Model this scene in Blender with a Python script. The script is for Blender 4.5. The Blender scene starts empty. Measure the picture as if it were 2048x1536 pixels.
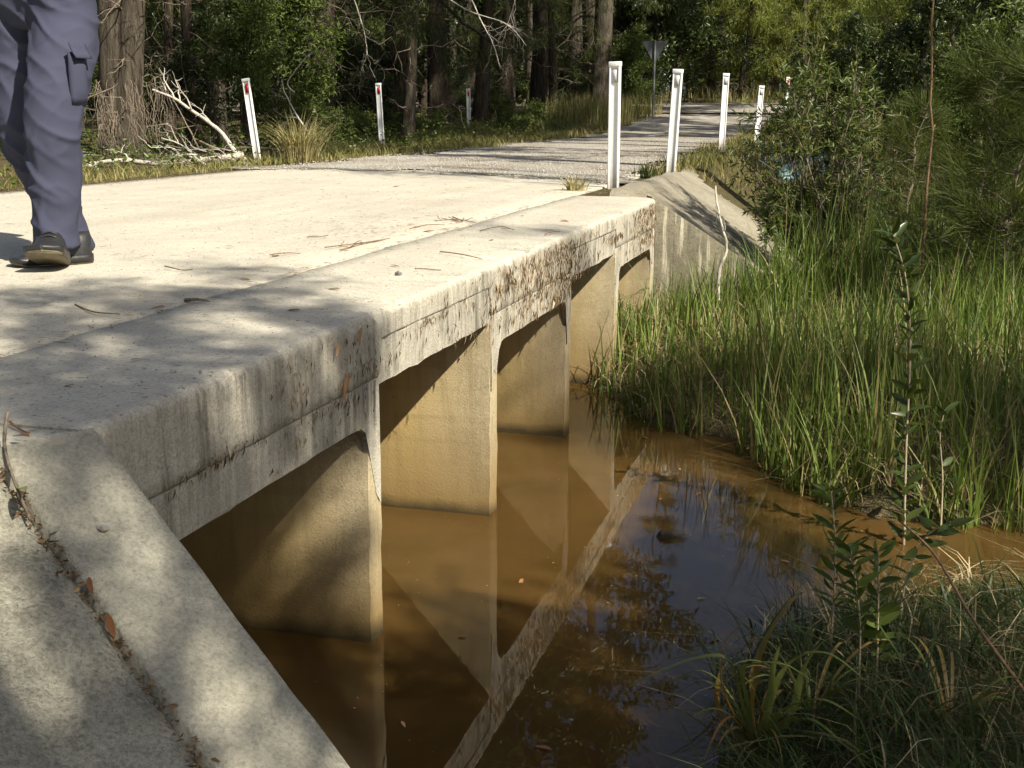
import bpy, bmesh, math, random
import numpy as np
from mathutils import Vector, Matrix, noise as mnoise
R_ = math.radians
rng = np.random.default_rng(7)
random.seed(7)
S = bpy.context.scene
C = S.collection

# ------------------------------------------------------------------ camera
F_PX, YAW, PITCH, ROLL = 2433.5, .2776, .2204, .0036
CAM = np.array([0, 0, 1.732])
fw = np.array([-math.sin(YAW)*math.cos(PITCH), math.cos(YAW)*math.cos(PITCH), -math.sin(PITCH)])
rt = np.array([math.cos(YAW), math.sin(YAW), 0]); up = np.cross(rt, fw)
c_, s_ = math.cos(ROLL), math.sin(ROLL)
rt, up = c_*rt+s_*up, -s_*rt+c_*up
cam = bpy.data.cameras.new('camera'); camo = bpy.data.objects.new('camera', cam); C.objects.link(camo)
camo.matrix_world = Matrix(((rt[0], up[0], -fw[0], CAM[0]), (rt[1], up[1], -fw[1], CAM[1]), (rt[2], up[2], -fw[2], CAM[2]), (0, 0, 0, 1)))
cam.sensor_fit = 'HORIZONTAL'; cam.sensor_width = 36; cam.lens = 36*F_PX/2048
cam.clip_start = .05; cam.clip_end = 2000
S.camera = camo
def ray(px, py): return ((px-1024)/F_PX)*rt+((768-py)/F_PX)*up+fw
def onz(px, py, z): d = ray(px, py); return CAM+d*(z-CAM[2])/d[2]
def onx(px, py, x): d = ray(px, py); return CAM+d*x/d[0]
def ony(px, py, y): d = ray(px, py); return CAM+d*y/d[1]

# ------------------------------------------------------------------ light
SUN = np.array([1, -.62, 1.12]); SUN = SUN/np.linalg.norm(SUN)
w = bpy.data.worlds.new('World'); S.world = w; w.use_nodes = True
nt = w.node_tree; sky = nt.nodes.new('ShaderNodeTexSky'); sky.sky_type = 'NISHITA'; sky.sun_disc = False
sky.sun_elevation = math.asin(SUN[2]); sky.sun_rotation = math.atan2(SUN[0], SUN[1])
nt.nodes['Background'].inputs[1].default_value = .062
sky.dust_density = 2.5; sky.air_density = 1.0
nt.links.new(sky.outputs[0], nt.nodes['Background'].inputs[0])
sl = bpy.data.lights.new('sun', 'SUN'); sl.energy = 5.0; sl.angle = R_(.53); sl.color = (1, .93, .8)
so = bpy.data.objects.new('sun', sl); C.objects.link(so); so.location = (10, -6, 20)
so.rotation_euler = Vector(SUN).to_track_quat('Z', 'Y').to_euler()
S.view_settings.view_transform = 'Standard'; S.view_settings.look = 'None'
S.view_settings.exposure = 1.0; S.view_settings.gamma = 1
S.render.engine = 'CYCLES'
S.cycles.use_denoising = True; S.cycles.use_adaptive_sampling = True; S.cycles.adaptive_threshold = .02
S.cycles.max_bounces = 6; S.cycles.diffuse_bounces = 3; S.cycles.glossy_bounces = 3; S.cycles.transmission_bounces = 4
S.cycles.transparent_max_bounces = 6; S.cycles.caustics_reflective = False; S.cycles.caustics_refractive = False

# ------------------------------------------------------------------ materials
MATS = {}
class NT:
    def __init__(s, name):
        s.m = bpy.data.materials.new(name); s.m.use_nodes = True; s.t = s.m.node_tree
        s.p = s.t.nodes['Principled BSDF']; s.out = s.t.nodes['Material Output']; MATS[name] = s.m
        s.tc = None
    def n(s, typ, **kw):
        o = s.t.nodes.new(typ)
        for k, v in kw.items(): setattr(o, k, v)
        return o
    def l(s, a, b): s.t.links.new(a, b)
    def coord(s, scale=(1, 1, 1), world=False):
        if world: o = s.n('ShaderNodeNewGeometry').outputs['Position']
        else: o = s.n('ShaderNodeTexCoord').outputs['Object']
        mp = s.n('ShaderNodeMapping'); mp.inputs['Scale'].default_value = scale; s.l(o, mp.inputs[0]); return mp.outputs[0]
    def noise(s, co, scale, detail=4, rough=.55, dist=0):
        o = s.n('ShaderNodeTexNoise'); o.inputs['Scale'].default_value = scale; o.inputs['Detail'].default_value = detail
        o.inputs['Roughness'].default_value = rough; o.inputs['Distortion'].default_value = dist; s.l(co, o.inputs['Vector']); return o.outputs['Fac']
    def ramp(s, fac, *st):
        o = s.n('ShaderNodeValToRGB'); e = o.color_ramp.elements
        while len(e) < len(st): e.new(.5)
        for i, (p, c) in enumerate(st):
            e[i].position = p; e[i].color = (*c, 1) if len(c) == 3 else c
        s.l(fac, o.inputs[0]); return o.outputs[0]
    def rampf(s, fac, a, b): return s.ramp(fac, (a, (0, 0, 0)), (b, (1, 1, 1)))
    def mix(s, f, a, b, mode='MIX'):
        o = s.n('ShaderNodeMix', data_type='RGBA', blend_type=mode)
        for v, i in ((f, 0), (a, 6), (b, 7)):
            if hasattr(v, 'links') or isinstance(v, bpy.types.NodeSocket): s.l(v, o.inputs[i])
            elif i == 0: o.inputs[0].default_value = v
            else: o.inputs[i].default_value = (*v, 1)
        return o.outputs[2]
    def math(s, op, a, b=None):
        o = s.n('ShaderNodeMath', operation=op)
        for v, i in ((a, 0), (b, 1)):
            if v is None: continue
            if isinstance(v, bpy.types.NodeSocket): s.l(v, o.inputs[i])
            else: o.inputs[i].default_value = v
        return o.outputs[0]
    def attr(s, name): o = s.n('ShaderNodeAttribute'); o.attribute_name = name; return o.outputs['Fac']
    def base(s, c, rough=.9, spec=.2):
        if isinstance(c, bpy.types.NodeSocket): s.l(c, s.p.inputs['Base Color'])
        else: s.p.inputs['Base Color'].default_value = (*c, 1)
        if isinstance(rough, bpy.types.NodeSocket): s.l(rough, s.p.inputs['Roughness'])
        else: s.p.inputs['Roughness'].default_value = rough
        s.p.inputs['Specular IOR Level'].default_value = spec
    def bump(s, h, strength, dist):
        o = s.n('ShaderNodeBump'); o.inputs['Strength'].default_value = strength; o.inputs['Distance'].default_value = dist
        s.l(h, o.inputs['Height']); s.l(o.outputs[0], s.p.inputs['Normal'])

def mat_concrete(name, c0, c1, c2, streak=0, rough_bump=.3, tan=None, sand=0, mot=.6, stain=0):
    k = NT(name); co = k.coord(world=True)
    big = k.noise(co, 1.3, 5, .6, .4); med = k.noise(co, 9, 6, .65); fine = k.noise(co, 130, 3, .6)
    col = k.mix(k.rampf(big, .3, .7), c0, c1)
    col = k.mix(k.math('MULTIPLY', k.rampf(med, .42, .66), .8*mot), col, c2)
    mid = k.noise(co, 34, 5, .7, .5); col = k.mix(k.math('MULTIPLY', k.rampf(mid, .52, .68), .65*mot), col, (c2[0]*.45, c2[1]*.45, c2[2]*.45))
    pale_mot = k.noise(co, 21, 5, .7, .3); col = k.mix(k.math('MULTIPLY', k.rampf(pale_mot, .56, .7), .5*mot), col, (c0[0]*1.3, c0[1]*1.3, c0[2]*1.3))  # random paler mottling of the concrete
    col = k.mix(k.math('MULTIPLY', k.rampf(fine, .45, .7), .45), col, (c2[0]*.5, c2[1]*.5, c2[2]*.5))
    gr = k.noise(co, 75, 4, .7); col = k.mix(k.math('MULTIPLY', k.rampf(gr, .5, .66), .5*mot), col, (c2[0]*.5, c2[1]*.5, c2[2]*.5))
    if sand:
        tk = k.noise(k.coord((2.6, .22, 1), world=True), 1.5, 4, .6, .3); col = k.mix(k.math('MULTIPLY', k.rampf(tk, .48, .68), .35), col, (.33, .295, .225))
        so_ = k.noise(co, .7, 6, .7, .8); col = k.mix(k.math('MULTIPLY', k.rampf(so_, .55, .7), .35), col, (.3, .26, .19))
        sp = k.noise(k.coord(world=True), 60, 2, .5)
        col = k.mix(k.math('MULTIPLY', k.rampf(sp, .62, .68), .7), col, (.13, .12, .11))
        cr = k.n('ShaderNodeTexVoronoi', feature='DISTANCE_TO_EDGE'); cr.inputs['Scale'].default_value = 1.1
        k.l(k.coord(world=True), cr.inputs['Vector'])
    vf = k.noise(co, 320, 2, .5); col = k.mix(k.math('MULTIPLY', k.rampf(vf, .5, .62), .3*mot), col, (.1, .095, .08))
    if streak:
        cs = k.coord((9, 9, .7), world=True); st = k.noise(cs, 2.2, 6, .7, .3)
        blot = k.noise(co, 2.4, 5, .6, .8)
        s1 = k.math('MULTIPLY', k.rampf(st, .44, .66), k.rampf(blot, .40, .60))
        ge = k.n('ShaderNodeSeparateXYZ'); k.l(k.n('ShaderNodeNewGeometry').outputs['True Normal'], ge.inputs[0])
        vert = k.math('SUBTRACT', 1.0, k.rampf(k.math('ABSOLUTE', ge.outputs['Z']), .3, .8))
        s1 = k.math('MULTIPLY', s1, vert)
        col = k.mix(k.math('MULTIPLY', s1, .85*streak), col, (.055, .055, .045))
        if stain:
            sy = k.n('ShaderNodeSeparateXYZ'); k.l(k.n('ShaderNodeNewGeometry').outputs['Position'], sy.inputs[0])
            yy = k.math('DIVIDE', k.math('ADD', sy.outputs['Y'], k.math('MULTIPLY', k.noise(co, 2, 3), .8)), 10)
            zone = k.ramp(yy, (.27, (.25, .25, .25)), (.36, (.5, .5, .5)), (.40, (.1, .1, .1)), (.52, (.15, .15, .15)), (.57, (1, 1, 1)), (.66, (1, 1, 1)), (.72, (.1, .1, .1)), (.86, (.2, .2, .2)), (.90, (1, 1, 1)))
            sn = k.noise(k.coord((11, 11, 1.6), world=True), 2.6, 6, .72, .5)
            col = k.mix(k.math('MULTIPLY', k.math('MULTIPLY', k.rampf(sn, .47, .62), zone), k.math('MULTIPLY', vert, .6)), col, (.2, .135, .075))
        st2 = k.noise(k.coord((26, 26, 2.2), world=True), 2.0, 4, .65)
        col = k.mix(k.math('MULTIPLY', k.math('MULTIPLY', k.rampf(st2, .58, .74), vert), .5*streak), col, (.10, .085, .06))
        st3 = k.noise(k.coord((14, 14, .9), world=True), 1.7, 4, .6)
        col = k.mix(k.math('MULTIPLY', k.math('MULTIPLY', k.rampf(st3, .56, .7), vert), .5*streak), col, (.62, .58, .46))
    if tan:
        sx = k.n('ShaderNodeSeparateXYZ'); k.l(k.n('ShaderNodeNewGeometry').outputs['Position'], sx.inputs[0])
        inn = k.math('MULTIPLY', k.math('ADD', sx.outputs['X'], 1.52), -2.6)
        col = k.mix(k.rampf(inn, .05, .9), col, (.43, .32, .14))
        vo = k.n('ShaderNodeTexVoronoi'); vo.inputs['Scale'].default_value = 26; k.l(co, vo.inputs['Vector'])
        col = k.mix(k.math('MULTIPLY', k.ramp(vo.outputs['Distance'], (.05, (1, 1, 1)), (.11, (0, 0, 0))), k.rampf(k.noise(co, 6, 2), .55, .6)), col, (.07, .055, .03))
        fl_ = k.noise(k.coord((.4, .4, 9), world=True), 2.2, 3, .5); col = k.mix(k.math('MULTIPLY', k.rampf(fl_, .55, .7), .2), col, (.2, .155, .08))
        ru = k.noise(k.coord((7, 7, .8), world=True), 1.6, 5, .65, .4); col = k.mix(k.math('MULTIPLY', k.rampf(ru, .48, .68), .4), col, (.17, .125, .06))
        zz = k.math('ADD', sx.outputs['Z'], k.math('MULTIPLY', k.noise(co, 3.5, 4), .12))
        # tannin tide mark low on the legs, deeper stained away from the open face
        col = k.mix(k.ramp(zz, (.07, (1, 1, 1)), (.22, (.65, .65, .65)), (.55, (0, 0, 0))), col, tan)
        col = k.mix(k.ramp(zz, (.07, (.95, .95, .95)), (.13, (0, 0, 0))), col, (.045, .035, .018))
    k.base(col, .92, .12)
    hb = k.math('ADD', k.math('MULTIPLY', med, .6), k.math('MULTIPLY', fine, .35))
    k.bump(hb, rough_bump, .03)
    return k.m
mat_concrete('deck', (.56, .52, .42), (.44, .41, .33), (.40, .37, .30), sand=1, rough_bump=.2, mot=.5)
mat_concrete('fascia', (.55, .51, .41), (.44, .41, .33), (.40, .37, .30), streak=1, rough_bump=.5, mot=.5, stain=1)
mat_concrete('leg', (.50, .42, .27), (.42, .345, .21), (.34, .285, .18), streak=.25, rough_bump=.2, tan=(.2, .135, .05), mot=.4)
mat_concrete('wing', (.40, .38, .30), (.33, .31, .24), (.26, .245, .185), streak=.9, rough_bump=.6, mot=.5)
mat_concrete('rough', (.40, .38, .30), (.28, .265, .205), (.18, .17, .13), rough_bump=1.0, mot=.7)

mat_concrete('wing_old', (.25, .225, .155), (.17, .15, .105), (.13, .115, .08), streak=1, rough_bump=.7, mot=.9)
k = NT('ground'); co = k.coord(world=True)
a = k.noise(co, 1.1, 6, .65); b = k.noise(co, 14, 5, .7); c = k.noise(co, 70, 3, .6)
col = k.mix(k.rampf(a, .35, .65), (.075, .055, .03), (.05, .06, .02)); col = k.mix(k.rampf(b, .45, .7), col, (.16, .115, .06))
col = k.mix(k.math('MULTIPLY', k.rampf(c, .5, .7), .6), col, (.24, .18, .1)); k.base(col, .95, .1); k.bump(k.math('ADD', b, c), .8, .05)
k = NT('bed'); k.base(k.mix(k.noise(k.coord(world=True), 5), (.05, .035, .015), (.09, .06, .03)), .9)
k = NT('gravel'); co = k.coord(world=True)
v = k.n('ShaderNodeTexVoronoi'); v.inputs['Scale'].default_value = 42; k.l(co, v.inputs['Vector'])
a = k.noise(co, .8, 5, .6); b = k.noise(co, 9, 5, .7)
col = k.ramp(v.outputs['Color'], (0, (.22, .2, .17)), (.5, (.42, .39, .335)), (1, (.56, .53, .46)))
col = k.mix(k.math('MULTIPLY', k.rampf(a, .38, .62), .8), col, (.22, .185, .13)); col = k.mix(k.math('MULTIPLY', k.rampf(b, .55, .75), .5), col, (.15, .125, .08))
k.base(col, .95, .15); k.bump(k.math('ADD', v.outputs['Distance'], k.math('MULTIPLY', b, .5)), .9, .03)
k = NT('slope'); co = k.coord(world=True)
a = k.noise(co, 1.7, 6, .6, .5); b = k.noise(co, 22, 6, .7); c = k.noise(co, 90, 3, .6)
col = k.mix(k.rampf(a, .35, .62), (.33, .30, .23), (.23, .21, .155)); col = k.mix(k.math('MULTIPLY', k.rampf(b, .5, .7), .7), col, (.17, .145, .10))
col = k.mix(k.math('MULTIPLY', k.rampf(c, .52, .7), .6), col, (.5, .44, .33)); k.base(col, .95, .1); k.bump(k.math('ADD', b, c), .8, .03)
k = NT('asphalt'); co = k.coord(world=True); k.base(k.mix(k.noise(co, 40, 4), (.1, .1, .105), (.2, .2, .2)), .85); 

k = NT('water'); co = k.coord(world=True)
a = k.noise(co, 1.6, 4, .55, .6); b = k.noise(co, 5, 4, .6)
col = k.mix(k.rampf(a, .3, .7), (.056, .031, .008), (.080, .046, .013)); col = k.mix(k.math('MULTIPLY', k.rampf(b, .5, .8), .3), col, (.092, .057, .018))
k.base(col, .01, .5); k.p.inputs['IOR'].default_value = 1.33
k.p.inputs['Subsurface Weight'].default_value = 1; k.p.inputs['Subsurface Radius'].default_value = (1, .6, .25); k.p.inputs['Subsurface Scale'].default_value = .05
r1 = k.noise(k.coord((1, 1, 1), world=True), 3.2, 2, .5); r2 = k.noise(k.coord((1, 1, 1), world=True), 16, 2, .5)
k.bump(k.math('ADD', r1, k.math('MULTIPLY', r2, .12)), .010, .05)

def mat_leaf(name, stops, transl=.35, rough=.5, spec=.3, vscale=1.2):
    k = NT(name); r = k.attr('rnd'); col = k.ramp(r, *stops)
    k.base(col, rough, spec)
    t = k.n('ShaderNodeBsdfTranslucent'); m = k.n('ShaderNodeMixShader'); m.inputs[0].default_value = transl
    k.l(k.mix(.5, col, (.16, .2, .02), 'MIX'), t.inputs[0]); k.l(k.p.outputs[0], m.inputs[1]); k.l(t.outputs[0], m.inputs[2]); k.l(m.outputs[0], k.out.inputs[0])
mat_leaf('reed', ((0, (.055, .09, .016)), (.4, (.115, .175, .03)), (.75, (.19, .25, .052)), (.9, (.26, .26, .085)), (1, (.36, .28, .13))), .35, .45)
mat_leaf('thatch', ((0, (.14, .10, .05)), (.5, (.3, .23, .12)), (1, (.46, .38, .22))), .15, .8, .1)
mat_leaf('sedge', ((0, (.018, .034, .008)), (.5, (.036, .064, .014)), (.88, (.06, .085, .02)), (1, (.18, .14, .07))), .3, .5)
mat_leaf('needle', ((0, (.018, .026, .006)), (.5, (.042, .058, .011)), (.85, (.08, .10, .02)), (1, (.16, .14, .055))), .3, .6)
mat_leaf('needle_mid', ((0, (.03, .042, .009)), (.5, (.068, .09, .017)), (.85, (.12, .145, .03)), (1, (.18, .16, .06))), .35, .6)
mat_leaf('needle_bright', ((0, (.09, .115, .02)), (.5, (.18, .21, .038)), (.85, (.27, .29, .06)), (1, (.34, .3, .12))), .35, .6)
mat_leaf('leaf_dark', ((0, (.016, .027, .006)), (.5, (.036, .058, .011)), (.9, (.065, .09, .02)), (1, (.16, .12, .04))), .25, .35, .5)
mat_leaf('leaf_mid', ((0, (.03, .048, .008)), (.5, (.066, .098, .018)), (.9, (.11, .145, .03)), (1, (.2, .17, .06))), .3, .55, .25)
mat_leaf('leaf_bush', ((0, (.04, .06, .012)), (.5, (.085, .125, .024)), (.9, (.135, .175, .04)), (1, (.22, .16, .05))), .35, .4, .4)
mat_leaf('vine', ((0, (.06, .095, .016)), (.6, (.115, .165, .03)), (1, (.22, .22, .06))), .4, .4, .4)
mat_leaf('verge', ((0, (.09, .10, .025)), (.5, (.19, .18, .06)), (1, (.38, .31, .15))), .3, .7, .1)
mat_leaf('straw', ((0, (.2, .19, .07)), (.5, (.36, .31, .14)), (1, (.5, .42, .22))), .3, .7, .1)
mat_leaf('strap', ((0, (.1, .13, .02)), (.5, (.24, .27, .07)), (.8, (.26, .22, .06)), (1, (.26, .13, .03))), .3, .4, .4)
def mat_plain(name, c, rough=.7, spec=.3, bump=0, bs=30, var=.25, c2=None, metallic=0):
    k = NT(name); co = k.coord(world=False); n_ = k.noise(co, bs, 5, .65)
    c2 = c2 or tuple(v*(1-var) for v in c)
    k.base(k.mix(k.rampf(n_, .35, .65), c, c2), rough, spec); k.p.inputs['Metallic'].default_value = metallic
    if bump: k.bump(n_, bump, .02)
    return k
def mat_bark(name, c, c2, sc=1, bump=1.):
    k = NT(name); co = k.coord((5*sc, 5*sc, .8*sc), world=True); a = k.noise(co, 3, 6, .7, .6); b = k.noise(k.coord(world=True), 1.3*sc, 4)
    col = k.mix(k.rampf(a, .38, .62), c, c2); col = k.mix(k.math('MULTIPLY', k.rampf(b, .5, .75), .5), col, (c2[0]*1.3, c2[1]*1.3, c2[2]*1.25))
    k.base(col, .95, .1); k.bump(a, bump, .06)
mat_bark('bark_dark', (.022, .017, .012), (.075, .06, .043))
mat_bark('bark_grey', (.03, .024, .018), (.095, .08, .06))
mat_bark('bark_pale', (.3, .26, .2), (.48, .44, .36), .7, .6)
mat_bark('deadwood', (.3, .26, .21), (.6, .56, .48), 4, .5)
mat_bark('twig', (.11, .085, .06), (.24, .2, .15), 4, .5)
mat_bark('stem_pale', (.26, .21, .13), (.4, .34, .23), 6, .3)
mat_bark('stem_red', (.15, .085, .045), (.26, .17, .10), 6, .3)
k = NT('post_white'); co = k.coord(); n1 = k.noise(k.coord((30, 30, 3)), 1.5, 5, .65); n2 = k.noise(co, 18, 4, .6)
sx = k.n('ShaderNodeSeparateXYZ'); k.l(k.n('ShaderNodeTexCoord').outputs['Object'], sx.inputs[0])
col = k.mix(k.math('MULTIPLY', k.rampf(n1, .5, .75), .35), (.78, .78, .76), (.5, .48, .42)); zz = k.math('ADD', sx.outputs['Z'], k.math('MULTIPLY', n2, .25))
col = k.mix(k.ramp(zz, (.1, (.75, .75, .75)), (.34, (0, 0, 0))), col, (.3, .25, .17)); k.base(col, .55, .35); k.bump(n2, .1, .01)
mat_plain('post_grey', (.66, .67, .67), .55, .3, .05, 14, .1)
mat_plain('reflector_red', (.45, .012, .02), .3, .5, 0, 60, .2)
mat_plain('reflector_grey', (.5, .51, .52), .3, .5, 0, 90, .25)
mat_plain('sign_back', (.1, .105, .11), .45, .4, 0, 10, .15, metallic=.4)
mat_plain('galvanised', (.25, .25, .24), .45, .4, 0, 20, .2, metallic=.5)
mat_plain('teal', (.05, .22, .22), .45, .4, .1, 20, .3)
mat_plain('teal_pale', (.42, .68, .68), .6, .3, .2, 9, .3)
k = mat_plain('trousers', (.05, .054, .086), .9, .15, .25, 420, .2)
mat_plain('thread', (.2, .2, .24), .9, .1)
mat_plain('shirt', (.12, .14, .2), .9, .15, .1, 300, .15)
mat_plain('skin', (.5, .3, .21), .55, .35, .05, 60, .08)
mat_plain('hair', (.06, .045, .03), .7, .3, .4, 90, .3)
mat_plain('eye', (.05, .04, .03), .2, .5)
mat_plain('shoe', (.022, .022, .022), .42, .45, .12, 60, .25)
mat_plain('sole', (.2, .175, .12), .8, .2, .3, 40, .35)
mat_plain('stone', (.2, .19, .18), .9, .2, .5, 25, .4)
mat_plain('grit', (.44, .41, .36), .95, .15, .3, 25, .45)
mat_plain('mud', (.05, .04, .025), .9, .2, .6, 25, .5)
mat_leaf('dryleaf', ((0, (.2, .08, .03)), (.5, (.34, .17, .07)), (1, (.5, .34, .18))), .15, .6, .3)
mat_leaf('debris', ((0, (.09, .06, .035)), (.4, (.22, .14, .075)), (.75, (.4, .29, .17)), (1, (.55, .47, .33))), .1, .9, .1)

# ------------------------------------------------------------------ mesh helpers
def reseed(k_):
    global rng
    rng = np.random.default_rng(k_)
class MB:
    def __init__(s): s.v = []; s.f = []; s.r = []; s.nv = 0
    def add(s, v, f, rnd=None):
        v = np.asarray(v, float).reshape(-1, 3); f = np.asarray(f, int)
        if len(v) == 0 or len(f) == 0: return s
        s.v.append(v); s.f.append(f+s.nv); s.nv += len(v)
        if rnd is None: rnd = np.full(len(v), .5)
        elif np.isscalar(rnd): rnd = np.full(len(v), rnd)
        s.r.append(np.asarray(rnd, float)); return s
    def mesh(s, name, smooth=False):
        me = bpy.data.meshes.new(name)
        v = np.concatenate(s.v); me.vertices.add(len(v)); me.vertices.foreach_set('co', v.ravel().astype(np.float32))
        tot = np.concatenate([np.full(len(f), f.shape[1]) for f in s.f]); idx = np.concatenate([f.ravel() for f in s.f])
        me.loops.add(len(idx)); me.loops.foreach_set('vertex_index', idx.astype(np.int32))
        st = np.concatenate([[0], np.cumsum(tot)[:-1]])
        me.polygons.add(len(tot)); me.polygons.foreach_set('loop_start', st.astype(np.int32))
        me.polygons.foreach_set('loop_total', tot.astype(np.int32))
        at = me.attributes.new('rnd', 'FLOAT', 'POINT'); at.data.foreach_set('value', np.concatenate(s.r).astype(np.float32))
        me.update(calc_edges=True); me.validate()
        if smooth: me.polygons.foreach_set('use_smooth', np.ones(len(me.polygons), bool))
        return me
    def build(s, name, mat, parent=None, smooth=False, loc=None):
        return obj(name, s.mesh(name, smooth), mat, parent, loc)
def obj(name, me, mat=None, parent=None, loc=None):
    o = bpy.data.objects.new(name, me); C.objects.link(o)
    if mat and not me.materials: me.materials.append(MATS[mat])
    if parent: o.parent = parent
    if loc is not None: o.location = [float(q) for q in loc]
    return o
def tag(o, label=None, cat=None, group=None, kind=None):
    for k_, v_ in (('label', label), ('category', cat), ('group', group), ('kind', kind)):
        if v_: o[k_] = v_
    return o
def empty(name, loc, rz=0):
    o = bpy.data.objects.new(name, None); C.objects.link(o); o.location = [float(q) for q in loc]; o.rotation_euler = (0, 0, rz); o.empty_display_size = .1; return o
def thing(name, loc, label, cat, group=None, rz=0): return tag(empty(name, loc, rz), label, cat, group)
def grid_faces(nu, nv, closed_v=False):
    i = np.arange(nu-1)[:, None]; j = np.arange(nv if closed_v else nv-1)[None, :]; j2 = (j+1) % nv
    return np.stack([i*nv+j, i*nv+j2, (i+1)*nv+j2, (i+1)*nv+j], -1).reshape(-1, 4)
def tube(pts, rad, n=8, wob=0, caps=True):
    P = np.asarray(pts, float); rad = np.broadcast_to(np.asarray(rad, float), (len(P),))
    T = np.gradient(P, axis=0); T /= np.linalg.norm(T, axis=1)[:, None]+1e-9
    ref = np.array([1, 0, 0.]) if abs(T[0][0]) < .8 else np.array([0, 1., 0])
    A = np.cross(T, ref); A /= np.linalg.norm(A, axis=1)[:, None]; B = np.cross(T, A)
    th = np.arange(n)*2*np.pi/n
    rr = rad[:, None]*(1+wob*rng.standard_normal((len(P), n))) if wob else np.repeat(rad[:, None], n, 1)
    V = P[:, None, :]+rr[..., None]*(np.cos(th)[None, :, None]*A[:, None, :]+np.sin(th)[None, :, None]*B[:, None, :])
    return V.reshape(-1, 3), grid_faces(len(P), n, True)
def addtube(mb, pts, rad, n=8, wob=0, rnd=.5):
    v, f = tube(pts, rad, n, wob); mb.add(v, f, rnd)
    k_ = len(np.asarray(pts)); mb.add(v[-n:], np.arange(n)[None, :], rnd); mb.add(v[:n], np.arange(n)[::-1][None, :], rnd)
def curvy(p0, p1, k_=8, amp=.05, seed=None):
    r = rng if seed is None else np.random.default_rng(seed)
    p0, p1 = np.asarray(p0, float), np.asarray(p1, float); t = np.linspace(0, 1, k_)[:, None]
    L = np.linalg.norm(p1-p0); w_ = np.cumsum(r.standard_normal((k_, 3)), 0)*amp*L/math.sqrt(k_)
    w_ -= w_[0]; w_ -= t*w_[-1]*.8
    return p0+(p1-p0)*t+w_
def unit(v): return v/(np.linalg.norm(v, axis=-1, keepdims=True)+1e-9)
def leaves(mb, base, dirs, L, W, rnd, fold=.25, normal=None):
    """rhombic leaf blades with a folded midrib, one per base point"""
    n = len(base); d = unit(dirs)
    nr = unit(rng.standard_normal((n, 3))) if normal is None else normal
    side = unit(np.cross(d, nr)); nn = np.cross(side, d)
    L = np.broadcast_to(L, (n,))[:, None]; W = np.broadcast_to(W, (n,))[:, None]
    mid = base+d*L*.45; droop = nn*L*fold*.35
    V = np.stack([base, mid+side*W*.5+nn*W*fold, base+d*L-droop, mid-side*W*.5+nn*W*fold], 1).reshape(-1, 3)
    q = (np.arange(n)*4)[:, None]
    mb.add(V, np.concatenate([q+np.array([0, 1, 2]), q+np.array([0, 2, 3])], 0), np.repeat(rnd, 4))
def blades(mb, root, head, h, lean, width, rnd, segs=4, droop=None):
    """grass blades: curved tapering strips"""
    n = len(root); t = np.linspace(0, 1, segs+1)[None, :, None]
    hd = np.stack([np.cos(head), np.sin(head), np.zeros(n)], -1)[:, None, :]
    h = np.broadcast_to(h, (n,))[:, None, None]; lean = np.broadcast_to(lean, (n,))[:, None, None]
    dr = 0 if droop is None else np.broadcast_to(droop, (n,))[:, None, None]
    P = root[:, None, :]+hd*h*lean*t**2+np.array([0, 0, 1.])*h*(t*(1-.25*lean)-dr*t**3)
    th = head+rng.uniform(.6, 2.6, n); sd = np.stack([np.cos(th), np.sin(th), np.zeros(n)], -1)[:, None, :]
    wd = np.broadcast_to(width, (n,))[:, None, None]*np.maximum(1-t**1.6, .04)*(.75+.5*np.sin(t*math.pi))
    V = np.stack([P-sd*wd*.5, P+sd*wd*.5], 2).reshape(-1, 3)
    b = (np.arange(n)*(segs+1)*2)[:, None, None]; s_i = (np.arange(segs)*2)[None, :, None]
    Fq = (b+s_i+np.array([0, 1, 3, 2])[None, None, :]).reshape(-1, 4)
    mb.add(V, Fq, np.repeat(rnd, (segs+1)*2))
def box(mb, x0, x1, y0, y1, z0, z1, rnd=.5):
    v = [(x, y, z) for x in (x0, x1) for y in (y0, y1) for z in (z0, z1)]
    mb.add(v, [(0, 1, 3, 2), (4, 6, 7, 5), (0, 4, 5, 1), (2, 3, 7, 6), (0, 2, 6, 4), (1, 5, 7, 3)], rnd); return mb
def vnoise(P, sc, seed=0):
    P = np.asarray(P, float); return np.array([mnoise.noise((p[0]*sc+seed, p[1]*sc+seed*1.7, p[2]*sc-seed)) for p in P.reshape(-1, 3)]).reshape(P.shape[:-1])

# ------------------------------------------------------------------ terrain
XF = -1.48; DZ = 1.1
WATER = np.array([(-1.5, 2.0), (.1, 1.3), (-.05, 1.8), (-.24, 2.4), (-.26, 3.0), (-.33, 3.5), (-.15, 4.05), (.1, 4.25), (.7, 4.5), (3, 4.55), (9, 4.4), (14, 4), (14, 5), (9, 5.2),
    (3, 5.55), (.74, 5.4), (.16, 5.3), (-.15, 5.65), (-.5, 6.4), (-1.08, 6.7), (-1.36, 7.2), (-1.8, 7.7), (-4, 8.2), (-7, 8.5), (-12, 8.4), (-22, 9), (-22, 3.2), (-12, 3), (-7, 2.4)])
def sdist(x, y):
    P = np.stack([x, y], -1); d = np.full(x.shape, 1e9); inside = np.zeros(x.shape, bool)
    for a_, b_ in zip(WATER, np.roll(WATER, -1, 0)):
        e = b_-a_; t = np.clip(((P-a_)@e)/(e@e), 0, 1); q = a_+t[..., None]*e; d = np.minimum(d, np.linalg.norm(P-q, axis=-1))
        cond = ((a_[1] > y) != (b_[1] > y)); xi = a_[0]+(y-a_[1])/(b_[1]-a_[1]+1e-12)*e[0]; inside ^= cond & (x < xi)
    return np.where(inside, -d, d)
def sstep(a, b, x): t = np.clip((x-a)/(b-a), 0, 1); return t*t*(3-2*t)
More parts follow.
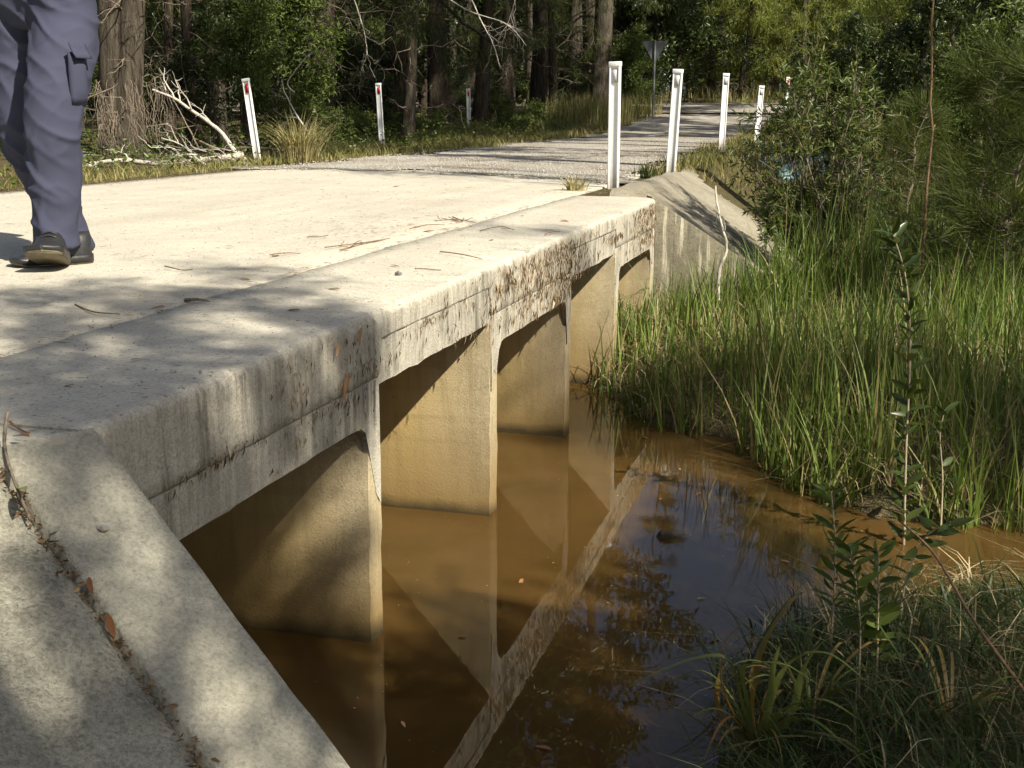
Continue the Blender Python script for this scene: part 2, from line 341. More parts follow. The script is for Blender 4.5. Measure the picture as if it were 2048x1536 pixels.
def grade(y): return DZ+.004*np.maximum(0, y-13)+.05*np.where(y > 28, np.sqrt((y-28)**2+4)-2, 0)*(y < 52)+np.where(y >= 52, .05*(math.sqrt(24**2+4)-2), 0)
def hills(x, y): return .05*np.sin(x*1.3+y*.7)+.04*np.sin(x*2.9-y*1.9+1)+.03*np.sin(y*3.7+x*.6)
AL = R_(66); CN = np.array([-1.43, 2.03, DZ]); D_ = np.array([math.sin(AL), -math.cos(AL), -.65]); N_ = np.array([-math.cos(AL), -math.sin(AL), 0])
CF = np.array([-1.47, 9.2, DZ]); D2 = D_*[1, -1, 1]; N2 = N_*[1, -1, 1]
def height(x, y):
    x = np.asarray(x, float); y = np.asarray(y, float)
    sd = sdist(x, y); g = grade(y)
    zl = 1.0+.004*(y-9)+(g-DZ)*.9; zr = .3+(g-.35)*sstep(10.5, 26, y)+.12*np.maximum(0, x-1.5)*sstep(6, 3, np.abs(y-3))
    zr = np.where((y < 4.9) & (x < 2.5), .13, zr)
    zmax = np.where(x < -4, zl, zr); zmax = np.where((x < -1.9) & (x > -7.0), np.minimum(zmax, g-.22), zmax)
    bank = np.minimum(zmax+hills(x, y)*1.0, np.where(x < -4, .75, .42)*sd+hills(x*2, y*2)*.4)
    bank = np.where(sd < 0, np.maximum(sd*.8, -.5), np.maximum(bank, .012+.1*np.minimum(sd, .3)))
    dfar = np.hypot(np.maximum(0, x+1.78), np.maximum(0, 9.4-y)); dl = np.maximum(0, -7.0-x)
    emb = g-.014-.65*dfar-.12*dl-.65*np.maximum(0, 9.3-y)*0
    dn = np.hypot(np.maximum(0, x+1.85), np.maximum(0, y-1.6)); emb2 = g-.04-.62*dn-.12*dl
    z = np.maximum(bank, np.where(y > 5.5, emb, emb2))
    fr = -((x-CN[0])*N_[0]+(y-CN[1])*N_[1]); al = (x-CN[0])*D_[0]+(y-CN[1])*D_[1]
    z = np.where((fr > -.1) & (y < 5.5) & (al < 1.62) & (x > -7) & (x < -.3), np.minimum(z, np.minimum(bank, -.02)), z)
    f2 = (x-CF[0])*N2[0]+(y-CF[1])*N2[1]
    z = np.where((f2 < .1) & (y > 5.5) & (x > -1.6) & (x < .6), np.minimum(z, np.maximum(bank, .0)), z)
    z = np.where((y > 1.5) & (y < 9.1) & (x > -6.6) & (x < -1.6), np.minimum(z, np.where(y > 7.6, .3, -.3)), z)
    return z
def nonuni(segs):
    o = []
    for a_, b_, st in segs: o += list(np.arange(a_, b_, st))
    return np.array(o+[segs[-1][1]])
gx = nonuni([(-140, -40, 5), (-40, -16, 1.2), (-16, -6.6, .4), (-6.6, -2.2, .5), (-2.2, 3, .09), (3, 10, .5), (10, 40, 2), (40, 140, 5)])
gy = nonuni([(-60, -12, 4), (-12, -2, .7), (-2, 14, .1), (14, 40, .4), (40, 70, 1.5), (70, 190, 6)])
GX, GY = np.meshgrid(gx, gy, indexing='ij'); GZ = height(GX, GY)
mb = MB(); mb.add(np.stack([GX, GY, GZ], -1).reshape(-1, 3), grid_faces(len(gx), len(gy))[:, ::-1])
ground = tag(mb.build('ground', 'ground', smooth=True), kind='structure')
# creek water, one level sheet
mb = MB(); mb.add([(-22, -3, 0), (16, -3, 0), (16, 12, 0), (-22, 12, 0)], [(0, 1, 2, 3)]); tag(mb.build('creek_water', 'water'), kind='structure')

# gravel road sheet: begins raggedly on the end of the deck
def sheet(name, xs, ys, keep, mat, dz, zfun=height, kind='structure', jitter=0):
    X, Y = np.meshgrid(xs, ys, indexing='ij'); Z = zfun(X, Y)+dz
    if jitter: Z = Z+jitter*vnoise(np.stack([X, Y, Z], -1), 2.3)
    F_ = grid_faces(len(xs), len(ys))[:, ::-1]; K = keep(X, Y).ravel(); F_ = F_[K[F_].all(1)]
    mb = MB(); V = np.stack([X, Y, Z], -1).reshape(-1, 3); used = np.unique(F_); mp = np.zeros(len(V), int); mp[used] = np.arange(len(used))
    mb.add(V[used], mp[F_]); return tag(mb.build(name, mat, smooth=True), kind=kind)
def gravel_edge(x): return np.interp(x, [-7.2, -6.5, -4.8, -3.5, -2.27, -1.9], [12.1, 12.2, 12.5, 11.9, 10.9, 10.2])
def road_keep(X, Y):
    e = .18*np.sin(X*5.1+Y*2)+.12*np.sin(X*13+Y*7)
    l = np.interp(Y, [10, 14, 18, 24, 32, 40, 48], [-6.9, -6.6, -6.35, -6.4, -6.4, -7, -12])+.22*np.sin(Y*1.9)+.1*np.sin(Y*5.3)
    r = np.interp(Y, [10, 14, 20, 30, 38, 48], [-2.05, -2.3, -2.55, -2.7, -2.4, 6])+.15*np.sin(Y*2.3+1)
    return (Y > gravel_edge(X)+e) & (X > l) & (X < r)
sheet('gravel_road', nonuni([(-7.4, -1.8, .12)]), nonuni([(9.8, 15, .12), (15, 41, .4)]), road_keep, 'gravel', .007, lambda x, y: grade(y))
sheet('cross_road', nonuni([(-60, 60, 1.2)]), nonuni([(39, 45.5, .5)]), lambda X, Y: X > -1e9, 'gravel', .05, lambda x, y: grade(y)+.05*0)
sheet('near_road', nonuni([(-7, -1.9, .3)]), nonuni([(-14, 1.96, .3)]), lambda X, Y: X > -1e9, 'gravel', -.02, lambda x, y: grade(y))
# pale compacted slope of the far embankment
def slope_keep(X, Y):
    n_ = .1*np.sin(X*7+Y*3)+.1*np.sin(Y*5-X*2)
    return (X > -1.95) & (X < -.25+n_) & (Y > 9.2+.446*(X+1.47)+.045+.03*np.sin(X*17)) & (Y < 13.0+n_*3) & (height(X, Y) > .3)
sheet('embankment_slope', nonuni([(-1.95, .2, .07)]), nonuni([(9.0, 14, .09)]), slope_keep, 'slope', .055, jitter=.03)

# ------------------------------------------------------------------ bridge
BR = thing('culvert_bridge', (XF, 5.5, 0), 'low concrete culvert bridge with stained fascia crossing the brown creek', 'bridge')
BR_INV = Matrix.Translation((-XF, -5.5, 0))
def bpart(mb, name, mat, smooth=False, bevel=0, parent=None):
    o = mb.build(name, mat, smooth=smooth); o.parent = parent or BR
    if parent is None: o.matrix_parent_inverse = BR_INV
    if bevel:
        b_ = o.modifiers.new('bevel', 'BEVEL'); b_.width = bevel; b_.segments = 2; b_.limit_method = 'ANGLE'; b_.angle_limit = R_(40)
    return o
# deck: wide main slab and edge slab, lofted along y so the arris can wander
def loft_y(prof, ys, amp, sc=6, endround=0):
    prof = np.asarray(prof, float); V = []
    for y in ys:
        p = np.stack([prof[:, 0], np.full(len(prof), y), prof[:, 1]], -1); V.append(p)
    V = np.array(V); V[..., 0] += np.where(np.abs(V[..., 0]-XJ) < .01, np.array([jw(y) for y in ys])[:, None], 0); nz = vnoise(V, sc, 3); nz2 = vnoise(V, sc*4, 9)
    V[..., 0] += amp*(nz+.5*nz2); V[..., 2] += amp*.5*(nz2+nz)*(V[..., 2] > DZ-.05)
    mb = MB(); m = len(prof); mb.add(V.reshape(-1, 3), grid_faces(len(ys), m, True)[:, ::-1])
    mb.add(V[0], np.arange(m)[None, :]); mb.add(V[-1], np.arange(m)[::-1][None, :]); return mb
XJ = -2.15
def jw(y): return .007*math.sin(y*3.1)+.005*math.sin(y*7.7+1)+.004*mnoise.noise((y*9, 0, 0))
prof = [(-6.6, .87), (XJ-.001, .87), (XJ-.001, DZ-.003), (XJ-.004, DZ)]+[(x, DZ+.0) for x in np.linspace(XJ-.3, -6.3, 10)]+[(-6.6, DZ-.01)]
bpart(loft_y(prof, np.arange(2.0, 12.7, .06), .0008, 3), 'deck_slab', 'deck')
rr = .028; arc = [(XF-rr+rr*math.sin(a_), DZ-rr+rr*math.cos(a_)) for a_ in np.linspace(0, math.pi/2, 6)]
U = [(2.05, 3.61, 'c'), (3.61, 4.86, 'l'), (4.86, 6.35, 'c'), (6.35, 7.58, 'l'), (7.58, 9.0, 'c')]
def slab_z0(y):
    for y0, y1, kd in U:
        if y0 <= y < y1: return .888 if kd == 'c' else 1.008
    return .888
def edge_slab(y0, y1, zfun, corner=0):
    V = []; ys = np.arange(y0, y1+.001, .03)
    for y in ys:
        z0 = zfun(y); dx = 0
        if corner and y > y1-corner: dx = -(corner-math.sqrt(max(0, corner**2-(y-(y1-corner))**2)))
        pr = [(XJ+.0015, z0), (XJ+.0015, DZ-.004), (XJ+.005, DZ)]+[(x, DZ) for x in np.linspace(XJ+.12, XF-.25, 5)]+[(x+dx, z) for x, z in arc]+[(XF+dx, z) for z in np.linspace(DZ-.06, z0+.003, 6)]+[(XF-.004+dx, z0)]
        V.append([(x, y, z) for x, z in pr])
    V = np.array(V); V[..., 0] += np.where(np.abs(V[..., 0]-XJ) < .01, np.array([jw(y) for y in ys])[:, None], 0); nz = vnoise(V, 5, 3); nz2 = vnoise(V, 22, 9)
    V[..., 0] += .0025*nz+.003*nz2; V[..., 2] += .0015*(nz2+nz)*(V[..., 2] > DZ-.05)
    chip = np.maximum(0, vnoise(V, 14, 11)-.22)*.06*(V[..., 2] > DZ-.04)*(V[..., 0] > XF-.06); V[..., 2] -= chip
    mb = MB(); m = V.shape[1]; mb.add(V.reshape(-1, 3), grid_faces(len(ys), m, True))
    mb.add(V[0], np.arange(m)[::-1][None, :]); mb.add(V[-1], np.arange(m)[None, :]); return mb
es = bpart(edge_slab(2.05, 9.27, slab_z0, .22), 'edge_slab', 'fascia', smooth=False)
es.data.materials.append(MATS['deck'])
for p_ in es.data.polygons:
    if abs(p_.normal.z) > .8: p_.material_index = 1
# precast crown units (legs and top in one casting) and link slabs between them
def yz_extrude(outline, xs, amp=.006):
    o = np.asarray(outline, float); V = []
    for x in xs: V.append(np.stack([np.full(len(o), x), o[:, 0], o[:, 1]], -1))
    V = np.array(V); V[..., 1] += amp*vnoise(V, 9, 2); V[..., 2] += amp*vnoise(V, 9, 5); V[-1, :, 0] += amp*1.4*vnoise(V[-1], 14, 8)
    mb = MB(); m = len(o); mb.add(V.reshape(-1, 3), grid_faces(len(xs), m, True)); mb.add(V[0], np.arange(m)[::-1][None, :]); mb.add(V[-1], np.arange(m)[None, :]); return mb
xs_u = [-6.55, -4.5, -3, -2.4, -2, -1.8, -1.65, -1.55, XF-.012, XF-.004]
def refine(o, st=.07):
    o = np.asarray(o, float); out = []
    for a_, b_ in zip(o, np.roll(o, -1, 0)):
        n_ = max(1, int(np.linalg.norm(b_-a_)/st)); out += [a_+(b_-a_)*i/n_ for i in range(n_)]
    return out
for y0, y1, kd in U:
    if kd == 'c':
        t = .10; r = .09; zs = .752; tl = .015
        cn = lambda cx, cz, a0, a1: [(cx+r*math.cos(a_), cz+r*math.sin(a_)) for a_ in np.linspace(a0, a1, 5)]
        o = [(y0, -.5), (y0+t+tl, -.5)]+cn(y0+t+r, zs-r, math.pi, math.pi/2)+cn(y1-t-r, zs-r, math.pi/2, 0)+[(y1-t-tl, -.5), (y1, -.5), (y1, .882), (y0, .882)]
        # outline runs the tunnel side; drawn as one closed ring
        ring = [(y0, .882), (y0, -.5)]+[(y0+t+tl, -.5)]+cn(y0+t+r, zs-r, math.pi, math.pi/2)+cn(y1-t-r, zs-r, math.pi/2, 0)+[(y1-t-tl, -.5), (y1, -.5), (y1, .882)]
        bpart(yz_extrude(refine(ring), xs_u), 'crown_unit', 'leg')
    else:
        ring = [(y0+.004, 1.006), (y0+.004, .858), (y1-.004, .858), (y1-.004, 1.006)]
        bpart(yz_extrude(refine(ring), xs_u), 'link_slab', 'fascia')
# fascia skin of the crown tops is weathered like the slabs
for y0, y1, kd in U:
    if kd == 'c':
        zs, t, r = .752, .10, .09
        top = [(y, .885) for y in np.linspace(y0+.006, y1-.006, 26)]
        bot = []
        for y in np.linspace(y0+.006, y1-.006, 40):
            if y < y0+t or y > y1-t: z = .55+.1*math.sin(y*31)
            else:
                e = min(y-(y0+t), (y1-t)-y); z = zs-(r-math.sqrt(max(0, r*r-(r-min(e, r))**2))) if e < r else zs
            bot.append((y, z+.004))
        ring = top+bot[::-1]; mb = MB(); P = np.array([(XF+.002, a_, b_) for a_, b_ in ring]); P[:, 0] += .003*vnoise(P, 12, 4)
        Q = P.copy(); Q[:, 0] = XF-.02; m = len(P)
        # strips between top and bottom rows
        yt = np.linspace(y0+.006, y1-.006, 40); bt = np.array(bot)
        V = np.array([[(XF+.002, y, z0+(.885-z0)*s) for s in (0, .33, .66, 1)] for (y, z0) in bot]); V[..., 0] += .004*vnoise(V, 13, 4)
        V2 = V.copy(); V2[..., 0] -= .02
        mb.add(V.reshape(-1, 3), grid_faces(40, 4)); 
        edge = np.concatenate([np.arange(40)*4, np.arange(39, -1, -1)*4+3]); mb.add(np.concatenate([V.reshape(-1, 3)[edge], V2.reshape(-1, 3)[edge]]), [(i, i+80, (i+1) % 80+80, (i+1) % 80) for i in range(80)])
        bpart(mb, 'fascia_panel', 'fascia')
# solid end block and abutment behind the last unit
box(MB_ := MB(), -2.1, XF-.02, 9.0, 9.24, -.4, .884); bpart(MB_, 'end_block', 'fascia')
box(MB_ := MB(), -6.5, XF-.05, 8.96, 9.3, -.5, .87); bpart(MB_, 'abutment', 'leg')
box(MB_ := MB(), -6.5, XF-.06, 1.75, 2.04, -.5, .87); bpart(MB_, 'abutment', 'leg')
# wing walls: sloping tops
def wing(c0, d, n, t0, t1, wdt, name):
    nt_ = 40; T = np.linspace(t0, t1, nt_); Wd = np.array([0, .004, .03, .09, .15, wdt-.012, wdt])
    top = np.array([[c0+d*t+n*w_ for w_ in Wd] for t in T]); top[:, 0, 2] -= .007; top[:, -1, 2] -= .008
    nz = vnoise(top, 7, 1); top[..., 2] += .0025*nz; top[:, :2, 0:2] += (.004*vnoise(top[:, :2], 16, 6))[..., None]*n[:2]
    botA = top[:, :1].copy(); botA[..., 2] = -.4; botB = top[:, -1:].copy(); botB[..., 2] = -.4
    ring = np.concatenate([botA, top, botB], 1); m = ring.shape[1]; mb = MB(); fl = grid_faces(nt_, m, True)
    if np.cross(d, n)[2] > 0: fl = fl[:, ::-1]
    mb.add(ring.reshape(-1, 3), fl[:, ::-1]); mb.add(ring[0], np.arange(m)[None, :]); mb.add(ring[-1], np.arange(m)[::-1][None, :])
    return bpart(mb, name, 'wing')
wing(CN, D_, N_, -.02, 1.9, .21, 'wing_wall')
far_wing = wing(CF+[0, 0, -.03], D2, N2, -.06, 1.8, .16, 'wing_wall'); far_wing.data.materials[0] = MATS['wing_old']
# flush approach slab that carries the road onto the bridge
pg = [(-6.5, 2.045), (XF-.01, 2.045), (CN[0]-.02, CN[1]-.005)]+[(CN[0]+N_[0]*q_-.004, CN[1]+N_[1]*q_) for q_ in (.1, .25, .5, 1.0, 2.2)]+[(-6.5, CN[1]+N_[1]*2.2)]
mb = MB(); m_ = len(pg); mb.add([(x_, y_, DZ-.0035) for x_, y_ in pg]+[(x_, y_, .9) for x_, y_ in pg], [(i, i+m_, (i+1) % m_+m_, (i+1) % m_) for i in range(m_)]); mb.add([(x_, y_, DZ-.0035) for x_, y_ in pg], np.arange(m_)[::-1][None, :]); bpart(mb, 'approach_slab', 'deck')
# rough concrete apron beside the near wing wall
T = np.linspace(-.25, 1.75, 110); W_ = np.linspace(.217, 2.6, 130)
V = np.array([[CN+D_*t+N_*w_ for w_ in W_] for t in T]); V[..., 2] = np.maximum(V[..., 2], .12)-.014
nz = vnoise(V, 4, 2)*.016+vnoise(V, 13, 5)*.010+vnoise(V, 30, 7)*.006; V[..., 2] += nz*np.clip((W_-.2)/.05, .3, 1)[None, :]; V[..., 2] -= .018*np.exp(-((W_-.217)/.016)**2)[None, :]
V[..., 2] = np.minimum(V[..., 2], DZ-.012)
mb = MB(); mb.add(V.reshape(-1, 3), grid_faces(len(T), len(W_))[:, ::-1]); tag(mb.build('concrete_apron', 'rough', smooth=True), kind='structure')

# ------------------------------------------------------------------ guide posts
def channel_mesh(h, wd=.1, dp=.035, th=.012):
    # C-section, open flutes on the face
    o = [(-wd/2, -dp/2), (-wd/2+.016, -dp/2), (-wd/2+.016, -dp/2+th), (wd/2-.016, -dp/2+th), (wd/2-.016, -dp/2), (wd/2, -dp/2), (wd/2, dp/2), (-wd/2, dp/2)]
    mb = MB(); m = len(o); zz = np.linspace(-.25, h, 7)
    V = np.array([[(x, y, z) for x, y in o] for z in zz]); mb.add(V.reshape(-1, 3), grid_faces(7, m, True)); mb.add(V[-1], np.arange(m)[None, :]); return mb
POSTS = [((1226, 380), 1.05, -1.5, -.7, 'grey', 'white guide post standing at the far corner of the bridge edge slab', None),
         ((1341, 348), 1.05, -1.3, 2.2, 'grey', 'white guide post leaning at the top of the bare embankment slope', None),
         ((1443, 293), 1.12, .3, 1.6, 'grey', 'white guide post in dry grass between the bare slope and the leafy bush', None),
         ((1512, 289), 1.08, .2, 3.2, 'grey', 'white guide post partly covered by the leafy creekside bush', None),
         ((515, 318), 1.03, -.9, -8, 'red', 'leaning white guide post with red reflector beside the fallen branches', None),
         ((764, 291), 1.08, -.4, -3, 'red', 'white guide post with red reflector in low verge grass beyond the straw tussock', None),
         ((938, 266), 1.12, -.2, -1.0, 'red', 'small far white guide post with red reflector beside the leafy vines', None)]
def guide_post(loc, h, rz, lean, kind, label):
    g = thing('guide_post', loc, label, 'guide post', 'white guide posts along the road', 0)
    g.rotation_euler = (R_(-1.0), R_(lean), YAW*.6+rz*.3)
    p = channel_mesh(h).build('post', 'post_white', g)
    b_ = p.modifiers.new('bevel', 'BEVEL'); b_.width = .004; b_.segments = 2
    mb = MB(); box(mb, -.053, .053, -.0215, .0215, h-.028, h+.012); cp = mb.build('cap', 'post_white', g); b_ = cp.modifiers.new('bevel', 'BEVEL'); b_.width = .004; b_.segments = 2
    mb = MB()
    if kind == 'red': box(mb, -.012, .03, -.0215, -.0, h-.17, h-.06); mb.build('reflector', 'reflector_red', g)
    else: box(mb, -.027, .027, -.0125, -.0, h-.16, h-.05); mb.build('reflector', 'reflector_grey', g)
    return g
for (px, h, rz, lean, kd, lab, _) in POSTS:
    z = DZ
    for _i in range(4): P = onz(px[0], px[1], z); z = float(grade(P[1]))-.0
    if px[0] == 1226: P = onz(px[0], px[1], DZ-.02)
    if px[0] == 1443: P = ony(px[0], px[1], 19.9)
    if px[0] == 1512: P = ony(px[0], px[1], 24.0)
    if px[0] == 938: P = ony(px[0], px[1], 31.0)
    if px[0] == 764: P = ony(px[0], px[1], 20.8)
    guide_post(P, h, rz, lean, kd, lab)
P = ony(1573, 222, 40.0); guide_post((P[0], P[1], grade(P[1])-.02), 1.1, .2, 0, 'red', 'tiny distant guide post with red reflector beside the far cross road')

# ------------------------------------------------------------------ give way sign seen from behind
P = ony(1306, 232, 36.5); zb = float(grade(P[1]))
sg = thing('road_sign', (P[0], P[1], zb), 'triangular road sign on a thin pole, grey back turned to the bridge', 'sign')
mb = MB(); addtube(mb, [(0, 0, -.2), (0, 0, 2.24)], .03, 8); mb.build('pole', 'galvanised', sg, True)
s3 = .42; top = 2.22
mb = MB(); v = []
for y in (.035, .043):
    for a_, z in ((-.36, top), (.36, top), (.36, top-.03), (.02, top-.62), (-.02, top-.62), (-.36, top-.03)): v.append((a_, y, z))
mb.add(v, [(0, 1, 2, 3, 4, 5), (11, 10, 9, 8, 7, 6)]); mb.add(v, [(i, i+6, (i+1) % 6+6, (i+1) % 6) for i in range(6)]); mb.build('panel', 'sign_back', sg)
sg.rotation_euler = (0, 0, .25)

# ------------------------------------------------------------------ person walking on the deck (head and arms rise above the frame)
PX = lambda px, py, y: ony(px, py, y)
feet = onz(105, 545, DZ)
person = thing('person', (feet[0]-.05, feet[1]+.3, DZ), 'person in dark blue grey cargo trousers and black shoes walking across the deck', 'person')
P_INV = Matrix.Translation((-person.location.x, -person.location.y, -person.location.z))
def ppart(o, parent=None):
    o.parent = parent or person; o.matrix_parent_inverse = P_INV; return o
hipF, kneeF, ankF = PX(128, 15, 4.55), PX(112, 245, 4.36), PX(110, 492, 4.34)
hipR, kneeR, ankR = PX(22, 20, 4.62), PX(62, 275, 4.62), PX(146, 492, 4.86)
pel = (hipF+hipR)/2
# body: one continuous skinned figure
vb = [pel+[0, 0, .03], pel+[0, .02, .25], pel+[0, .02, .42], pel+[0, .0, .52], pel+[0, -.02, .60], pel+[0, -.03, .70], pel+[0, -.04, .80]]
rb = [(.09, .07), (.15, .11), (.17, .12), (.09, .08), (.06, .06), (.085, .10), (.07, .085)]
eb = [(i, i+1) for i in range(6)]
def chain(root, pts, rad):
    last = root
    for p_, r_ in zip(pts, rad): vb.append(np.array(p_)); rb.append(r_); eb.append((last, len(vb)-1)); last = len(vb)-1
    return last
chain(0, [hipF+[0, 0, -.04], kneeF, ankF, ankF+[.05, -.09, -.05]], [(.06, .06), (.05, .05), (.036, .036), (.035, .028)])
chain(0, [hipR+[0, 0, -.04], kneeR, ankR, ankR+[-.08, -.05, -.05]], [(.06, .06), (.05, .05), (.036, .036), (.035, .028)])
for sgn in (1, -1):
    sh = pel+[sgn*.19, .01, .45]
    e_ = sh+[sgn*.05, .03*sgn+.03, -.29]; wr = e_+[-sgn*.04, -.16, .16]
    h0 = chain(2, [sh, e_, wr, wr+[0, -.06, .04]], [(.062, .062), (.045, .045), (.028, .028), (.04, .02)])
    for q, (dx, L_) in enumerate(((-.03, .065), (-.01, .08), (.01, .075), (.03, .06))):
        b0 = vb[h0]+np.array([dx*.7, -.01, -.02]); chain(h0, [b0, b0+[dx*.2, -.012, -L_*.6], b0+[dx*.2, -.035, -L_]], [(.010, .010), (.009, .009), (.007, .007)])
    b0 = vb[h0]+np.array([-sgn*.035, -.02, .03]); chain(h0, [b0, b0+[-sgn*.012, -.02, -.035], b0+[-sgn*.01, -.03, -.06]], [(.011, .011), (.010, .010), (.008, .008)])
me = bpy.data.meshes.new('body'); me.from_pydata([tuple(p_) for p_ in vb], eb, []); me.update()
bo = obj('body', me, 'skin'); ppart(bo)
sk = bo.modifiers.new('skin', 'SKIN'); sub = bo.modifiers.new('sub', 'SUBSURF'); sub.levels = sub.render_levels = 2
for i, r_ in enumerate(rb): me.skin_vertices[0].data[i].radius = r_
me.skin_vertices[0].data[0].use_root = True
hc_ = vb[5]
def blob(name, mat, c0, sc, n1=12, n2=16, parent=None, deform=None):
    mb = MB(); th = np.linspace(0, math.pi, n1); ph = np.linspace(0, 2*math.pi, n2, endpoint=False)
    V = np.array([[(math.sin(a_)*math.cos(b_), math.sin(a_)*math.sin(b_), math.cos(a_)) for b_ in ph] for a_ in th])
    V = V*np.array(sc)
    if deform: V = deform(V)
    mb.add((V+np.array(c0)).reshape(-1, 3), grid_faces(n1, n2, True)); return ppart(mb.build(name, mat, smooth=True), parent)
blob('hair', 'hair', hc_+[0, .025, .075], (.088, .105, .085))
for sg_ in (-1, 1):
    blob('ear', 'skin', hc_+[sg_*.088, .01, .02], (.014, .02, .033)); blob('eye', 'eye', hc_+[sg_*.032, -.092, .035], (.012, .008, .008))
blob('nose', 'skin', hc_+[0, -.108, .0], (.014, .02, .026)); blob('mouth', 'reflector_red', hc_+[0, -.094, -.045], (.026, .008, .006))
def loft_ring(pts, radii, n=28):
    P = np.asarray(pts, float); T = unit(np.gradient(P, axis=0)); A = unit(np.cross(T, [0, 1, 0.])); B = np.cross(T, A)
    th = np.arange(n)*2*np.pi/n; r = np.asarray(radii)
    return P[:, None]+A[:, None]*(r[:, :1]*np.cos(th))[..., None]+B[:, None]*(r[:, 1:]*np.sin(th))[..., None]
def spline(pts, n):
    P = np.asarray(pts, float); t = np.arange(len(P)); tt = np.linspace(0, len(P)-1, n); out = []
    for q in tt:
        i = int(min(q, len(P)-2)); u = q-i; p0, p1, p2, p3 = P[max(i-1, 0)], P[i], P[i+1], P[min(i+2, len(P)-1)]
        out.append(.5*((2*p1)+(-p0+p2)*u+(2*p0-5*p1+4*p2-p3)*u*u+(-p0+3*p1-3*p2+p3)*u**3))
    return np.array(out)
def closed(mb, V):
    n0, m = V.shape[:2]; mb.add(V.reshape(-1, 3), grid_faces(n0, m, True)); mb.add(V[0], np.arange(m)[::-1][None, :]); mb.add(V[-1], np.arange(m)[None, :])
mbt = MB()
hemF = PX(113, 494, 4.33); hemR = PX(150, 500, 4.84)
lp = spline([np.append(hipF+[-.02, .0, .12], [.125, .13]), np.append(hipF+[-.0, 0, -.06], [.128, .135]), np.append((hipF+kneeF)/2+[.012, -.01, 0], [.122, .128]), np.append(kneeF+[0, -.02, .0], [.108, .112]), np.append(kneeF*.55+hemF*.45+[0, .0, 0], [.098, .108]), np.append(hemF+[0, 0, .07], [.086, .098]), np.append(hemF, [.090, .104])], 46)
closed(mbt, loft_ring(lp[:, :3], lp[:, 3:]))
lp2 = spline([np.append(hipR+[.02, .0, .12], [.12, .13]), np.append(hipR+[0, 0, -.06], [.122, .13]), np.append((hipR+kneeR)/2, [.11, .12]), np.append(kneeR+[0, -.03, 0], [.098, .105]), np.append(kneeR*.5+hemR*.5, [.09, .1]), np.append(hemR, [.085, .095])], 40)
closed(mbt, loft_ring(lp2[:, :3], lp2[:, 3:]))
lp3 = spline([np.append(pel+[0, .0, -.08], [.12, .1]), np.append(pel+[0, .01, .0], [.185, .14]), np.append(pel+[0, .01, .1], [.19, .145]), np.append(pel+[0, .01, .17], [.175, .13])], 14)
closed(mbt, loft_ring(lp3[:, :3], lp3[:, 3:]))
tr = mbt.build('trousers', 'trousers', smooth=True)
dep = tr.modifiers.new('remesh', 'REMESH'); dep.mode = 'VOXEL'; dep.voxel_size = .0085; dep.use_smooth_shade = True
sm = tr.modifiers.new('smooth', 'SMOOTH'); sm.factor = .6; sm.iterations = 5
bpy.context.view_layer.update()
me2 = bpy.data.meshes.new_from_object(tr.evaluated_get(bpy.context.evaluated_depsgraph_get())); tr.modifiers.clear(); tr.data = me2
if not me2.materials: me2.materials.append(MATS['trousers'])
nv = len(me2.vertices); co_ = np.zeros(nv*3); me2.vertices.foreach_get('co', co_); co_ = co_.reshape(-1, 3); no_ = np.zeros(nv*3); me2.vertices.foreach_get('normal', no_); no_ = no_.reshape(-1, 3)
# creases: drag folds fanning from crotch and knee plus a bunched hem
q = co_.copy(); z0 = q[:, 2]-DZ
crease = vnoise(np.stack([q[:, 0]*3.2, q[:, 1]*3.2, q[:, 2]*7+q[:, 0]*5], -1), 1.25, 3)
c2 = vnoise(np.stack([q[:, 0]*5+q[:, 2]*2, q[:, 1]*5, q[:, 2]*5-q[:, 0]*5], -1), 1.2, 8)
def ridge(c_): return np.clip(1-np.abs(c_)*3.0, 0, 1)**1.6*1.3-.25
am = .010*(.35+sstep(.2, .42, z0)*sstep(.62, .45, z0))+.007*sstep(.3, .1, z0)+.006*sstep(.62, .8, z0)
co_ = co_+no_*(am*ridge(crease)+.005*ridge(c2))[:, None]
me2.vertices.foreach_set('co', co_.ravel()); me2.update(); me2.polygons.foreach_set('use_smooth', np.ones(len(me2.polygons), bool))
ppart(tr)
# cargo pocket on the outer thigh: bag, flap, stitching
pc = (hipF+kneeF)/2+[.115, -.055, -.055]
mb = MB(); T = np.linspace(0, 1, 8)
V = []
for u in T:
    row = []
    for v in np.linspace(-1, 1, 8):
        a_ = .25+v*.5; bulge = .022*(1-(2*u-1)**4)*(1-v**4)
        row.append(pc+np.array([math.cos(a_-.6)*(.016+bulge), math.sin(a_-.6)*.09-.0, .095-.2*u]))
    V.append(row)
V = np.array(V); mb.add(V.reshape(-1, 3), grid_faces(8, 8)); pk = mb.build('pocket', 'trousers', smooth=True); ppart(pk); sd = pk.modifiers.new('sol', 'SOLIDIFY'); sd.thickness = .012
mb = MB(); V = []
for u in np.linspace(0, 1, 5):
    V.append([pc+np.array([math.cos(a_-.6)*.02+.012+.03*u**1.5, math.sin(a_-.6)*.098, .135-.062*u]) for a_ in np.linspace(-.3, .8, 8)])
V = np.array(V); mb.add(V.reshape(-1, 3), grid_faces(5, 8)); fl = mb.build('flap', 'trousers', smooth=True); ppart(fl); sd = fl.modifiers.new('sol', 'SOLIDIFY'); sd.thickness = .005
